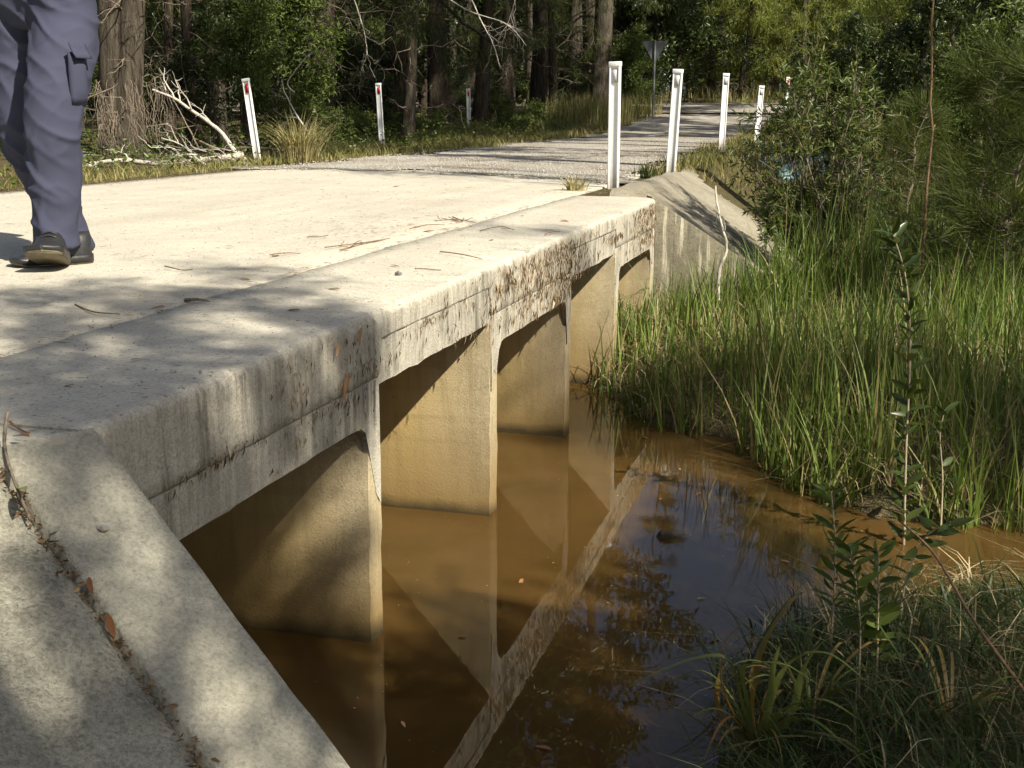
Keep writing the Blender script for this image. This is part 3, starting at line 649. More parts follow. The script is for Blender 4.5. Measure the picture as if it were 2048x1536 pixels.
# shirt (torso and sleeves)
mbs = MB(); sp = spline([np.append(pel+[0, .01, .12], [.19, .145]), np.append(pel+[0, .02, .25], [.185, .14]), np.append(pel+[0, .02, .42], [.205, .14]), np.append(pel+[0, .01, .5], [.14, .1]), np.append(pel+[0, 0, .54], [.075, .075])], 18)
closed(mbs, loft_ring(sp[:, :3], sp[:, 3:]))
for sgn in (1, -1):
    sh = pel+np.array([sgn*.15, .01, .45]); e_ = pel+np.array([sgn*.25, .03*sgn+.04, .12])
    ss = spline([np.append(sh, [.085, .085]), np.append((sh+e_)/2+[sgn*.03, 0, .02], [.078, .078]), np.append(e_, [.07, .07])], 10); closed(mbs, loft_ring(ss[:, :3], ss[:, 3:]))
st_ = mbs.build('shirt', 'shirt', smooth=True); ppart(st_); rm = st_.modifiers.new('remesh', 'REMESH'); rm.mode = 'VOXEL'; rm.voxel_size = .012; rm.use_smooth_shade = True
# shoes: lofted uppers with sole
def shoe(heel, yaw, pitch, name):
    L = .29; xs = np.linspace(0, 1, 22); MM = Matrix.Translation(heel) @ Matrix.Rotation(yaw, 4, 'Z') @ Matrix.Rotation(pitch, 4, 'X')
    def outline(u):  # half width
        return .034+.018*math.sin(min(1, u*1.25)*math.pi*.62) if u < .86 else .051*math.sqrt(max(0, 1-((u-.86)/.14)**2))*1.0+.002
    def topz(u): return .105-.012*u*8*max(0, .12-u) if u < .38 else .105-.062*sstep(.36, .72, np.array(u))-.022*sstep(.8, 1, np.array(u))
    V = []
    for u in xs:
        hw, tz = outline(u)*(1 if u > .06 else .55+7.5*u), float(topz(u)); row = []
        for a_ in np.linspace(0, math.pi, 13):
            cx = math.cos(a_); row.append((np.sign(cx)*abs(cx)**.7*hw*(1-.18*math.sin(a_)), -(u*L-.03), .022+(tz-.022)*math.sin(a_)**.75))
        row.append((-hw, -(u*L-.03), .02)); row.insert(0, (hw, -(u*L-.03), .02)); V.append(row)
    V = np.array(V); mb = MB(); closed(mb, V)
    g = mb.build(name, 'shoe', smooth=True); g.matrix_world = MM
    V2 = []
    for u in xs:
        hw = outline(u)*1.1*(1 if u > .06 else .55+7.5*u)+.002; y_ = -(u*(L+.008)-.034); tr_ = .0+.012*max(0, u-.8)*5
        V2.append([(-hw, y_, tr_), (hw, y_, tr_), (hw*1.02, y_, .014+tr_*.6), (hw, y_, .026), (-hw, y_, .026), (-hw*1.02, y_, .014+tr_*.6)])
    mb = MB(); closed(mb, np.array(V2)); so_ = mb.build('midsole', 'shoe', g, smooth=False); so_.matrix_parent_inverse = Matrix.Identity(4)
    V3 = [[(-q_*.0+s_*(outline(u)*1.06*(1 if u > .06 else .55+7.5*u)), -(u*(L+.004)-.033), z_+.012*max(0, u-.8)*5) for s_, z_ in ((-1, -.006), (1, -.006), (1, .003), (-1, .003))] for q_, u in enumerate(xs)]
    mb = MB(); closed(mb, np.array(V3)); mb.build('sole', 'sole', g)
    mb = MB()
    for q, u in enumerate((.36, .42, .48, .54)):
        zt = float(topz(u))+.002; addtube(mb, [(-.022, -(u*L-.03), zt-.004), (0, -(u*L-.03)-.004, zt+.003), (.022, -(u*L-.03), zt-.004)], .003, 6)
    mb.build('laces', 'shoe', g, True)
    g.scale = (1.3, 1.12, 1.18)
    g.parent = person; g.matrix_parent_inverse = P_INV
    return g
toe = onz(104, 549, DZ)
shoe(Vector((toe[0]-.545*.27, toe[1]+.84*.27, DZ+.012)), R_(27), R_(-15), 'shoe')
rf = onz(152, 528, DZ)
shoe(Vector((rf[0]+.0, rf[1]+.05, DZ+.009)), R_(-40), R_(0), 'shoe')

# ------------------------------------------------------------------ vegetation prototypes
def trunk_pts(h, lean, wob, k_=14):
    z = np.linspace(0, 1, k_); w1 = np.cumsum(rng.standard_normal((k_, 2)), 0)*wob/math.sqrt(k_); w1 -= w1[0]
    return np.stack([lean[0]*z*h+w1[:, 0]*z, lean[1]*z*h+w1[:, 1]*z, z*h-.25*(z == 0)], -1)
def make_tree(name, h, r0, lean, kind, crown_lo, spread, nlimb, nleaf, lL, lW, bark, leafmat, stems=1, droopy=.0, deadlow=0, wob=.5):
    reseed(sum(map(ord, name))*31+len(name))
    """root at origin; returns (trunk mesh, crown mesh, dead-twig mesh or None)"""
    tb = MB(); cb = MB(); db = MB(); tips = []
    for s_i in range(stems):
        off = np.array([0, 0, 0]) if s_i == 0 else np.append(rng.uniform(-.35, .35, 2), 0)
        ln = np.array(lean)+(0 if s_i == 0 else rng.uniform(-.06, .06, 2))
        tp = trunk_pts(h*(1-.12*s_i), ln, wob)+off
        z = np.linspace(0, 1, len(tp)); rad = r0*(1-.15*s_i)*(1-z)**.8+.015+r0*.55*np.exp(-z*len(tp)*.9)
        v, f = tube(tp, rad, 12, .05); tb.add(v, f)
        for l_ in range(nlimb):
            u = crown_lo+(1-crown_lo)*(l_+rng.random())/nlimb; u = min(u, .98)
            p = np.array([np.interp(u, z, tp[:, i]) for i in range(3)]); az = rng.random()*2*math.pi
            ln_ = spread*(1.1-.65*(u-crown_lo)/(1-crown_lo))*rng.uniform(.6, 1.2); el = rng.uniform(.1, .75)
            e_ = p+ln_*np.array([math.cos(az)*math.cos(el), math.sin(az)*math.cos(el), math.sin(el)-droopy*.6])
            cp = curvy(p, e_, 7, .12); cp[:, 2] -= droopy*ln_*.35*np.linspace(0, 1, 7)**2
            v, f = tube(cp, np.linspace(max(.012, r0*.22*(1.1-u)), .006, 7), 5); tb.add(v, f)
            for s_ in range(5):
                b0 = cp[rng.integers(2, 7)]; d0 = rng.standard_normal(3); d0[2] = d0[2]*.5-droopy*.5+.1; d0 = unit(d0)
                e2 = b0+d0*ln_*rng.uniform(.2, .42); c2_ = curvy(b0, e2, 5, .12); v, f = tube(c2_, np.linspace(.008, .003, 5), 4); tb.add(v, f)
                tips.append(c2_)
    tips = np.array(tips); nt_ = len(tips)
    n = nleaf; ti = rng.integers(0, nt_, n); tj = rng.integers(1, 5, n); tt = rng.random(n)[:, None]
    base = tips[ti, tj]*(1-tt)+tips[ti, np.maximum(tj-1, 0)]*tt
    clump = rng.random(nt_)[ti]
    if kind == 'needle':
        base = base+rng.standard_normal((n, 3))*.10; d = rng.standard_normal((n, 3))*.6; d[:, 2] -= .75
        leaves(cb, base, d, rng.uniform(.5, 1.3, n)*lL, lW*rng.uniform(.6, 1.3, n), np.clip(clump*.7+rng.random(n)*.35-.05, 0, 1), .05)
    else:
        base = base+rng.standard_normal((n, 3))*.14*(spread/2.2); d = rng.standard_normal((n, 3)); d[:, 2] -= .15
        leaves(cb, base, d, rng.uniform(.6, 1.3, n)*lL, lW*rng.uniform(.7, 1.3, n), np.clip(clump*.7+rng.random(n)*.35-.05, 0, 1), .3)
    if deadlow:
        z = np.linspace(0, 1, len(tp))
        for q in range(deadlow):
            u = rng.uniform(.05, crown_lo*1.2); p = np.array([np.interp(u, z, tp[:, i]) for i in range(3)]); az = rng.random()*6.28; ln_ = rng.uniform(.5, 1.8)
            e_ = p+ln_*np.array([math.cos(az), math.sin(az), rng.uniform(-.7, .35)]); cp = curvy(p, e_, 7, .14); addtube(db, cp, np.linspace(.014, .003, 7), 4)
            for s_ in range(5):
                b0 = cp[rng.integers(2, 7)]; e2 = b0+unit(rng.standard_normal(3)+[0, 0, -.7])*ln_*rng.uniform(.2, .5); addtube(db, curvy(b0, e2, 5, .15), np.linspace(.006, .002, 5), 3)
    return tb.mesh(name+'_trunk', True), cb.mesh(name+'_crown'), (db.mesh(name+'_twigs') if deadlow else None), bark, leafmat
PROTO = {}
PROTO['oak_big'] = [make_tree('ob%d' % i, 15+i, .25, l, 'needle', .17, 3.2, 22, 12000, .34, .016, 'bark_dark', 'needle', 1, .75, 16, .6) for i, l in enumerate([(.02, .01), (.07, -.02), (-.05, .02)])]
PROTO['oak_double'] = [make_tree('od', 14, .2, (.03, 0), 'needle', .2, 2.8, 14, 9000, .34, .016, 'bark_grey', 'needle', 2, .75, 20, .5)]
PROTO['pole'] = [make_tree('po%d' % i, 12+i*1.5, .1, l, 'needle', .2, 2.0, 18, 7000, .3, .016, b, 'needle', 1, .6, 12, .7) for i, (l, b) in enumerate([((.02, 0), 'bark_dark'), ((.06, .02), 'bark_grey'), ((-.05, .0), 'bark_dark')])]
PROTO['feather'] = [make_tree('fe%d' % i, 8.5+i, .13, l, 'needle', .06, 2.7, 34, 16000, .26, .022, 'bark_grey', 'needle_bright', 1, .25, 6, .8) for i, l in enumerate([(.05, 0), (-.06, .03)])]
PROTO['gum'] = [make_tree('gu%d' % i, 14+i, .2, l, 'leaf', .36, 3.0, 18, 6000, .22, .075, 'bark_pale', 'leaf_mid', 1, .2, 0, .6) for i, l in enumerate([(.03, .02), (-.05, .0)])]
PROTO['gum_thin'] = [make_tree('gt%d' % i, 14+i, .18, l, 'leaf', .36, 3.0, 15, 1500, .22, .075, 'bark_pale', 'leaf_mid', 1, .2, 0, .6) for i, l in enumerate([(.03, .02), (-.05, .0)])]
PROTO['gum_mid'] = [make_tree('gm', 14, .18, (.03, .02), 'leaf', .36, 3.0, 17, 3900, .22, .075, 'bark_pale', 'leaf_mid', 1, .2, 0, .6)]
PROTO['tall'] = [make_tree('ta%d' % i, 19+i, .22, l, 'leaf', .58, 3.2, 20, 6500, .3, .10, 'bark_grey', 'leaf_dark', 1, .3, 0, .6) for i, l in enumerate([(.01, .0), (-.02, .01)])]
PROTO['thicket'] = [make_tree('th%d' % i, 7.0, .08, (.03, 0), 'leaf', .04, 2.6, 40, 9000, .2, .07, 'bark_dark', 'leaf_dark', 1, .2, 0, .5) for i in range(2)]
PROTO['shrub'] = [make_tree('sh%d' % i, 2.3, .05, (.02, 0), 'leaf', .18, 1.0, 26, 6500, .085, .024, 'bark_grey', m_, 1, .1, 0, .3) for i, m_ in enumerate(['leaf_mid', 'leaf_dark'])]
PROTO['lowshrub'] = [make_tree('ls%d' % i, 1.0, .03, (.05, 0), 'leaf', .05, .8, 18, 2600, .075, .034, 'twig', m_, 1, .1, 0, .3) for i, m_ in enumerate(['leaf_mid', 'vine'])]
COUNT = {}
def plant(kind, x, y, label, name='tree', cat='tree', group=None, sc=1., rz=None, var=None, z=None, rscale=1.):
    ps = PROTO[kind]; i = COUNT.get(kind, 0); COUNT[kind] = i+1; tm, cm, dm, bark, lm = ps[i % len(ps) if var is None else var]
    z = float(height(np.array([x]), np.array([y]))[0]) if z is None else z
    t = thing(name, (x, y, z-.05), label, cat, group, rng.random()*6.28 if rz is None else rz); t.scale = (sc*rscale, sc*rscale, sc)
    obj('trunk', tm, bark, t); obj('crown', cm, lm, t)
    if dm: obj('dead_twigs', dm, 'twig', t)
    return t
def gxp(px, y): return float(ony(px, 223, y)[0])

LM = [(-400, 'left of the double-stemmed tree'), (232, 'between the double-stemmed tree and the round shrub'), (495, 'between the round shrub and the thick trunks'), (632, 'between the thick trunks and the broadest trunk'), (795, 'between the broadest trunk and the farthest post'), (938, 'between the farthest post and the triangular sign'), (1306, 'between the triangular sign and the creekside bush'), (1660, 'behind the creekside bush'), (1800, 'behind the tall dry stalk'), (1915, 'behind the pine-like sapling'), (2060, 'right of the pine-like sapling')]
def where(px): return [t_ for a_, t_ in LM if px >= a_][-1] if px > -400 else LM[0][1]
def depth(y): return 'at the forest edge' if y < 32 else 'inside the forest' if y < 44 else 'deep in the forest' if y < 62 else 'at the forest back'
reseed(101)
# --- trees that can be told apart on the left of the road
plant('oak_double', gxp(232, 16.2), 16.2, 'thick double-stemmed rough-barked tree right behind the walking person', rz=.3)
plant('oak_big', gxp(618, 26), 26, 'thick dark straight trunk behind the round green shrub and fallen branches', var=0, rz=1.0)
plant('oak_big', gxp(640, 25), 25, 'thick brown trunk leaning right beside the dark straight one', var=1, rz=.2, sc=.95)
plant('oak_big', gxp(795, 29), 29, 'very broad dark trunk behind the verge guide posts', var=2, rz=2.4, sc=1.1)
plant('pole', gxp(812, 24.5), 24.5, 'slim pale trunk leaning right in front of the very broad dark trunk', var=1, rz=0)
plant('oak_big', gxp(962, 33), 33, 'dark leaning trunk behind the farthest reflector post on the verge', var=1, rz=.4, sc=.9, rscale=.8)
plant('pole', gxp(440, 22.5), 22.5, 'slim grey twin trunk rising behind the round green shrub', var=1, rz=2)
plant('pole', gxp(385, 20.5), 20.5, 'thin grey trunk between the double-stemmed tree and the round shrub', var=0, rz=4)
for px, y in ((690, 33), (735, 37), (872, 31), (915, 38), (1010, 37), (560, 31), (330, 25), (300, 30), (480, 29), (150, 22), (60, 20), (20, 26), (1060, 42), (1110, 38), (1160, 47), (1210, 41), (1255, 50), (1300, 46), (250, 36), (410, 38), (640, 42), (780, 45), (850, 50), (960, 48), (1130, 55), (1350, 52),
              (540, 48), (360, 45), (200, 46), (100, 38), (1040, 52), (1230, 58)):
    plant('pole' if (px*7+int(y)) % 3 else 'oak_big', gxp(px, y), y+rng.uniform(-.5, .5), 'dark she-oak %s, %s' % (depth(y), where(px)), group='she-oaks %s %s' % (depth(y), where(px)), sc=rng.uniform(.85, 1.15))
for q in range(46):
    px = rng.uniform(-250, 1380); y = rng.uniform(44, 88)
    plant('oak_big' if q % 2 else 'pole', gxp(px, y), y, 'dark she-oak %s, %s' % (depth(y), where(px)), group='she-oaks %s %s' % (depth(y), where(px)), sc=rng.uniform(.9, 1.25))
for q in range(34):
    px = -150+q*46+rng.uniform(-20, 20); y = rng.uniform(46, 62) if px > 900 else rng.uniform(36, 56)
    plant('thicket', gxp(px, y), y, 'dense bushy tree %s, %s' % (depth(y), where(px)), group='bushy trees %s %s' % (depth(y), where(px)), sc=rng.uniform(.8, 1.2))
for q in range(16):
    px = 1390+q*52+rng.uniform(-15, 15); y = rng.uniform(63, 72)
    plant('thicket', gxp(px, y), y, 'dense bushy tree %s, %s' % (depth(y), where(px)), group='bushy trees %s %s' % (depth(y), where(px)), sc=rng.uniform(.9, 1.3))
reseed(102)
for px, y in ((1010, 41), (1085, 38.5), (1150, 45), (1200, 39.5), (940, 44), (860, 41)):
    plant('tall', gxp(px, y), y, 'very tall leafy-crowned tree %s, %s' % (depth(y), where(px)), group='very tall trees %s %s' % (depth(y), where(px)), sc=rng.uniform(1.1, 1.25))
# --- sunny feathery trees beyond the cross road and on the right
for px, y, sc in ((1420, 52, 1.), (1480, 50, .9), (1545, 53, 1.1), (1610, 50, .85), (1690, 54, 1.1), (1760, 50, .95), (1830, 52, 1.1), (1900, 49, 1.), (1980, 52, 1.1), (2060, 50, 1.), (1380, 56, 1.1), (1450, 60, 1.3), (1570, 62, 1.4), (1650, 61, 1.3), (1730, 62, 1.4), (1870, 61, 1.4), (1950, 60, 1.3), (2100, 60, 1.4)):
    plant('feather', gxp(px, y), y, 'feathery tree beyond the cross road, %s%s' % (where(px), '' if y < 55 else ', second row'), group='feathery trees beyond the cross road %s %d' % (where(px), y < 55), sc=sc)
for px, y in ((1400, 75), (1520, 70), (1600, 78), (1700, 72), (1800, 74), (1900, 70), (2000, 76), (2120, 70), (2200, 62), (2300, 70)):
    plant('oak_big', gxp(px, y), y, 'tall dark tree rising over the feathery trees, %s' % where(px), group='tall trees over the feathery trees %s' % where(px), sc=1.0)
for px, y, sc in ((1850, 30, .75), (1930, 27, .7), (2010, 33, .9), (1790, 36, .7)):
    plant('feather', gxp(px, y), y, 'feathery green tree on the marsh, %s' % where(px), group='feathery marsh trees %s' % where(px), sc=sc)
plant('gum_thin', gxp(2046, 16), 16, 'pale-barked tree trunk behind the dark pine-like sapling', var=0, rz=2.2, sc=1.0, rscale=.95)
reseed(103)
# --- trees behind and right of the camera that shade the creek, deck and bank
SHADE = [(14.8, -.8, 'gum', 1.05), (15.5, 8.5, 'gum', 1.1), (11.5, 11.5, 'gum', 1.0)]
SHADE += [(x_, y_, 'tall', s_) for x_, y_, s_ in ((3.2, 11, 1.0), (3.9, 17.3, 1.05), (4.4, 19.3, 1.1), (4.6, 23.6, 1.05), (5.2, 28, 1.1), (6, 33, 1.1), (7.5, 38, 1.1), (6, 24, 1.1))]
# forest continuing behind and beside the camera
SHADE += [(x_, y_, 'gum' if i_ % 2 else 'oak_big', 1.1) for i_, (x_, y_) in enumerate(((-3, -13), (-8, -11), (-13, -8), (-17, -3), (-15, 3), (2, -15), (-6, -18), (-12, -15), (7, -19), (-20, 6), (-16, 10), (-21, -9), (22, -4), (22, 4), (20, 12), (1, -22), (17, -17), (24, -14)))]
for x, y, kd, sc in SHADE:
    plant(kd, x, y, 'tall tree standing right of the creek and road', group='shade trees on the right bank', sc=sc)

reseed(104)
def apron_pt(px, py, off=.006):
    r = ray(px, py); nn = np.cross(D_, N_); t_ = nn @ (CN-CAM)/(nn @ r); P = CAM+r*t_; P[2] += off; return P
def shading_tree(x, y, h, clumps, label, seed):
    """out-of-view tree whose limbs reach leaf clumps placed for their shade (centre, radius, leaves)"""
    reseed(seed); z = float(height(np.array([x]), np.array([y]))[0]); o = np.array([x, y, z-.05]); t = thing('tree', o, label, 'tree')
    tb = MB(); cb = MB(); tp = trunk_pts(h, (-.02, .02), .4); zz = np.linspace(0, 1, len(tp)); v, f = tube(tp, .19*(1-zz)**.7+.03, 12, .04); tb.add(v, f)
    for c0, rad, n in clumps:
        c0 = np.array(c0)-o; u = np.clip((c0[2]-1.2-.35*np.hypot(c0[0], c0[1]))/h, .25, .95); p = np.array([np.interp(u, zz, tp[:, i]) for i in range(3)])
        cp = curvy(p, c0, 10, .07); v, f = tube(cp, np.linspace(.013, .005, 10), 6); tb.add(v, f); tips = []
        for s_ in range(9):
            e_ = c0+unit(rng.standard_normal(3))*rad*rng.uniform(.5, 1.1); c2_ = curvy(cp[rng.integers(7, 10)], e_, 6, .12); v, f = tube(c2_, np.linspace(.006, .002, 6), 4); tb.add(v, f); tips.append(c2_)
        tips = np.array(tips); ti = rng.integers(0, 9, n); tj = rng.integers(2, 6, n); base = tips[ti, tj]+rng.standard_normal((n, 3))*rad*.22
        d = rng.standard_normal((n, 3)); d[:, 2] -= .5; leaves(cb, base, d, rng.uniform(.06, .13, n), rng.uniform(.018, .032, n), rng.random(n), .2)
    tb.build('trunk', 'bark_pale', t, True); cb.build('crown', 'leaf_mid', t)
reseed(11)
CL = []
for px, py, r_, n_ in ((50, 610, .3, 360), (210, 585, .32, 330), (350, 575, .25, 240), (480, 585, .2, 220), (120, 665, .25, 330), (300, 625, .22, 300), (60, 720, .22, 300), (230, 745, .2, 300), (400, 680, .2, 280), (150, 800, .16, 260), (340, 775, .2, 330), (520, 700, .2, 260), (600, 615, .18, 220), (690, 648, .16, 240), (560, 545, .2, 130), (430, 535, .25, 110), (60, 835, .12, 130)): CL.append((onz(px, py, DZ), r_, n_*1.05))
for px, py, r_, n_ in ((300, 930, .14, 170), (400, 900, .2, 460), (440, 990, .12, 180), (560, 830, .1, 120), (735, 690, .14, 240), (640, 800, .1, 110), (250, 1000, .1, 110)): CL.append((onx(px, py, XF), r_, n_*1.15))
for px, py, r_, n_ in ((110, 905, .1, 110), (440, 1110, .15, 300), (530, 1215, .12, 240), (170, 1060, .08, 90), (640, 1430, .09, 90), (140, 1255, .08, 170), (205, 1455, .12, 620), (290, 1380, .07, 230), (40, 1500, .1, 150), (360, 1290, .06, 90), (60, 1100, .07, 90)): CL.append((apron_pt(px, py), r_*.85, n_*.42))
for px, py, r_, n_ in ((540, 1130, .12, 190), (690, 1070, .1, 130), (640, 1220, .12, 190), (560, 1200, .1, 120)): CL.append((ony(px, py, 3.5), r_*.8, n_*.6))
for px, py, r_, n_ in ((600, 1330, .26, 520), (750, 1430, .26, 520), (560, 1450, .26, 450), (900, 1210, .2, 300), (1000, 1310, .26, 420), (1090, 1230, .16, 160), (900, 1490, .22, 330), (1100, 1410, .2, 260), (1260, 1480, .26, 420), (1340, 1090, .22, 330), (1450, 1140, .24, 420), (1520, 1070, .24, 380), (1400, 1240, .24, 380), (1550, 1180, .22, 330), (1300, 1180, .22, 330), (1330, 990, .18, 220), (1430, 980, .22, 280), (1240, 1300, .2, 280), (1360, 1330, .2, 300), (690, 1500, .2, 330), (800, 1310, .16, 200), (1000, 1470, .2, 260)): CL.append((onz(px, py, 0), r_, n_))
for px, py, r_, n_ in ((1900, 1300, .3, 380), (1600, 1500, .26, 380), (1800, 1460, .26, 300), (2000, 1440, .3, 420), (1950, 1180, .26, 260), (1760, 1380, .18, 130)): CL.append((onz(px, py, .25), r_, n_*.9))
CL = [(P_+SUN*rng.uniform(8.2, 11), r_*1.15, int(n_*1.15)) for P_, r_, n_ in CL]  # unseen clumps, each moved sunward from the patch it is added to shade
shading_tree(4.9, -2.6, 8.0, CL, 'out-of-view leafy tree, clumps placed to shade the creek, wing wall and deck', 12)
CL2 = [(onz(px, py, DZ)+SUN*rng.uniform(11, 13.5), r_, n_) for px, py, r_, n_ in ((720, 342, .35, 300), (820, 345, .35, 380), (930, 348, .35, 380), (1040, 354, .3, 320), (1130, 362, .3, 320), (640, 338, .3, 240), (1000, 340, .3, 200), (880, 335, .3, 150), (1180, 352, .25, 200))]  # unseen clumps added sunward of the gravel to shade it
for px, py, r_, n_ in ((1400, 400, .14, 130), (1370, 440, .14, 160), (1450, 470, .14, 200), (1420, 360, .1, 90), (1500, 430, .12, 120)):
    P_ = ony(px, py, 9.9); CL2.append((P_+SUN*rng.uniform(9.5, 11), r_*1.2, int(n_*1.3)))
shading_tree(7.6, 5.0, 9.5, CL2, 'out-of-view leafy tree, clumps placed to shade the road and far slope', 13)
# --- shrubs
plant('shrub', gxp(495, 19), 19, 'round green leafy shrub behind the leaning reflector post', 'shrub', 'shrub', sc=1.12, var=0)
plant('shrub', gxp(430, 20.5), 20.5, 'darker leafy shrub behind the round green shrub', 'shrub', 'shrub', sc=1.15, var=1)
plant('shrub', gxp(560, 23), 23, 'tall leafy shrub between the round shrub and the thick trunks', 'shrub', 'shrub', sc=1.5, var=0)
for q in range(34):
    px = rng.uniform(-120, 1330); y = rng.uniform(21, 48) if px < 1000 else rng.uniform(40, 52)
    if px < 300: y = rng.uniform(17, 30)
    if abs(px-938) < 75: y = rng.uniform(35, 40)
    if abs(px-764) < 75: y = rng.uniform(26, 34)
    plant('shrub', gxp(px, y), y, 'shaded leafy shrub %s, %s' % (depth(y), where(px)), 'shrub', 'shrub', 'forest shrubs %s %s' % (depth(y), where(px)), sc=rng.uniform(.6, 1.25))
for px, y, s_, v_ in ((985, 33, .8, 1), (1010, 31, .5, 1), (1085, 30, .8, 1), (1055, 31.5, .6, 1), (870, 29, .6, 0), (700, 23.5, .7, 0), (735, 24.5, .6, 1), (600, 20.5, .8, 0), (655, 22, .7, 0), (820, 25, .6, 0)):
    plant('lowshrub', gxp(px, y), y, 'low leafy vine clump on the verge, %s' % where(px), 'vine_clump', 'vine', 'vine clumps on the verge %s' % where(px), sc=s_, var=v_)
for px, y, s_ in ((1820, 19, 1.1), (1900, 22, 1.3), (1780, 24, 1.0), (1700, 28, .9), (1990, 20, 1.4), (2050, 13.5, 1.0), (1640, 33, .8), (1960, 15, .9)):
    plant('shrub', gxp(px, y), y, 'olive shrub on the marsh %s%s' % (where(px), ', close to the reeds' if y < 18 else ''), 'shrub', 'shrub', 'marsh shrubs %s %d' % (where(px), y < 18), sc=s_)

reseed(105)
# --- leafy creekside bush (willow-like leaves) and pine-like sapling
def bush():
    x, y = gxp(1655, 10.4), 10.4; z = float(height(np.array([x]), np.array([y]))[0])
    t = thing('leafy_bush', (x, y, z-.05), 'bushy shrub with narrow willow-like leaves growing at the foot of the bare slope', 'bush')
    sb = MB(); lb = MB(); B0 = []; Dd = []
    targets = [(1535, 215), (1560, 170), (1600, 185), (1640, 90), (1655, 150), (1690, 120), (1720, 160), (1760, 190), (1590, 260), (1640, 240), (1700, 240), (1750, 260), (1520, 300), (1500, 345), (1550, 400), (1580, 430), (1680, 330), (1740, 330), (1790, 300), (1610, 420), (1700, 400), (1545, 250), (1500, 320), (1530, 430), (1580, 230), (1610, 215), (1670, 200), (1720, 215), (1650, 215)]
    for q, (a_, b_) in enumerate(targets*2):
        e_ = ony(a_+rng.uniform(-25, 25), b_+rng.uniform(-22, 22), y+rng.uniform(-.45, .5))-[x, y, z-.05]
        cp = curvy([rng.uniform(-.08, .08), rng.uniform(-.08, .08), .0], e_, 12, .10); cp[:, 2] += .12*np.sin(np.linspace(0, math.pi, 12))
        addtube(sb, cp, np.linspace(.010, .0025, 12), 5)
        for j in range(13):
            u = rng.integers(4, 12); d0 = unit(cp[min(u, 11)]-cp[u-2]+rng.standard_normal(3)*.12); e2 = cp[u]+unit(d0+rng.standard_normal(3)*.7)*rng.uniform(.1, .24)
            c2_ = curvy(cp[u], e2, 6, .08); addtube(sb, c2_, np.linspace(.003, .0012, 6), 3)
            for r_ in range(17):
                v = rng.random()*5; i = int(min(v, 4)); B0.append(c2_[i]+(c2_[i+1]-c2_[i])*(v-i)); Dd.append(unit(c2_[i+1]-c2_[i])*.8+unit(rng.standard_normal(3))*.8+[0, 0, -.15])
    B0 = np.array(B0); Dd = np.array(Dd); zz_ = B0[:, 2]+z-.05; kp = (np.abs(zz_-1.28) > .13) | (rng.random(len(B0)) < .3); B0, Dd = B0[kp], Dd[kp]; n = len(B0)
    leaves(lb, B0, Dd, rng.uniform(.045, .085, n), rng.uniform(.011, .018, n), rng.random(n), .2)
    sb.build('stems', 'twig', t); lb.build('foliage', 'leaf_bush', t)
bush()
def pine_sapling(px, y, ztop_px, label, n=9000, spread=.75):
    x = gxp(px, y); z = float(height(np.array([x]), np.array([y]))[0]); h = float(ony(px, ztop_px, y)[2])-z
    t = thing('sapling', (x, y, z-.05), label, 'sapling'); sb = MB(); lb = MB(); tp = trunk_pts(h, (.03, 0), .15); addtube(sb, tp, np.linspace(.022, .004, len(tp)), 6); tips = []
    for q in range(60):
        u = rng.uniform(.08, 1); p = np.array([np.interp(u, np.linspace(0, 1, len(tp)), tp[:, i]) for i in range(3)]); az = rng.random()*6.28; ln_ = spread*(1.15-u*.85)*rng.uniform(.5, 1.1)
        c_ = curvy(p, p+ln_*np.array([math.cos(az), math.sin(az), rng.uniform(.2, .8)]), 7, .1); addtube(sb, c_, np.linspace(.006, .002, 7), 4); tips.append(c_)
    tips = np.array(tips); ti = rng.integers(0, len(tips), n); tj = rng.integers(1, 7, n); b0 = tips[ti, tj]+rng.standard_normal((n, 3))*.02
    d = unit(tips[ti, tj]-tips[ti, tj-1])+rng.standard_normal((n, 3))*.45+[0, 0, .1]
    leaves(lb, b0, d, rng.uniform(.12, .28, n), .004, rng.random(n)*.8, .05); sb.build('trunk', 'twig', t); lb.build('crown', 'needle_mid', t)
pine_sapling(1955, 9.6, 95, 'dark green pine-like sapling among the reeds under the pale trunk', 7500, .6)
pine_sapling(2040, 8.6, 150, 'fine-needled sapling beside the dark pine-like sapling', 6000, .5)
pine_sapling(1830, 11.5, 190, 'loose olive sapling between the leafy bush and the pine-like sapling', 5000, .5)
# tall dry stalk
x = gxp(1878, 9.2); zb = float(height(np.array([x]), np.array([9.2]))[0])
st = thing('dry_stalk', (x, 9.2, zb-.05), 'tall thin reddish dry stalk standing above the reeds', 'stalk')
mb = MB(); p1 = ony(1868, -60, 9.2)-[x, 9.2, zb-.05]; cp = curvy((0, 0, 0), p1, 14, .02); addtube(mb, cp, np.linspace(.013, .006, 14), 6); mb.build('stem', 'stem_red', st, True)
mb = MB(); n = 40; u = rng.integers(5, 14, n); leaves(mb, cp[u]+rng.standard_normal((n, 3))*.01, rng.standard_normal((n, 3)), .035, .01, rng.random(n)); tag(mb.build('leaf_scraps', 'verge', st), kind='stuff')

# ------------------------------------------------------------------ reeds, sedge, verge
def scatter(n, x0, x1, y0, y1, ok):
    x = rng.uniform(x0, x1, n); y = rng.uniform(y0, y1, n); m = ok(x, y); x, y = x[m], y[m]; return x, y
def patch(x, y, sc, seed=0): return np.sin(x*sc+seed)*np.sin(y*sc*1.3+seed*2)+.6*np.sin(x*sc*2.7-y*sc*2.1+seed)
def clumped(x, y, per, rad):
    n = len(x)*per; X = np.repeat(x, per)+rng.standard_normal(n)*rad; Y = np.repeat(y, per)+rng.standard_normal(n)*rad; return X, Y
reseed(106)
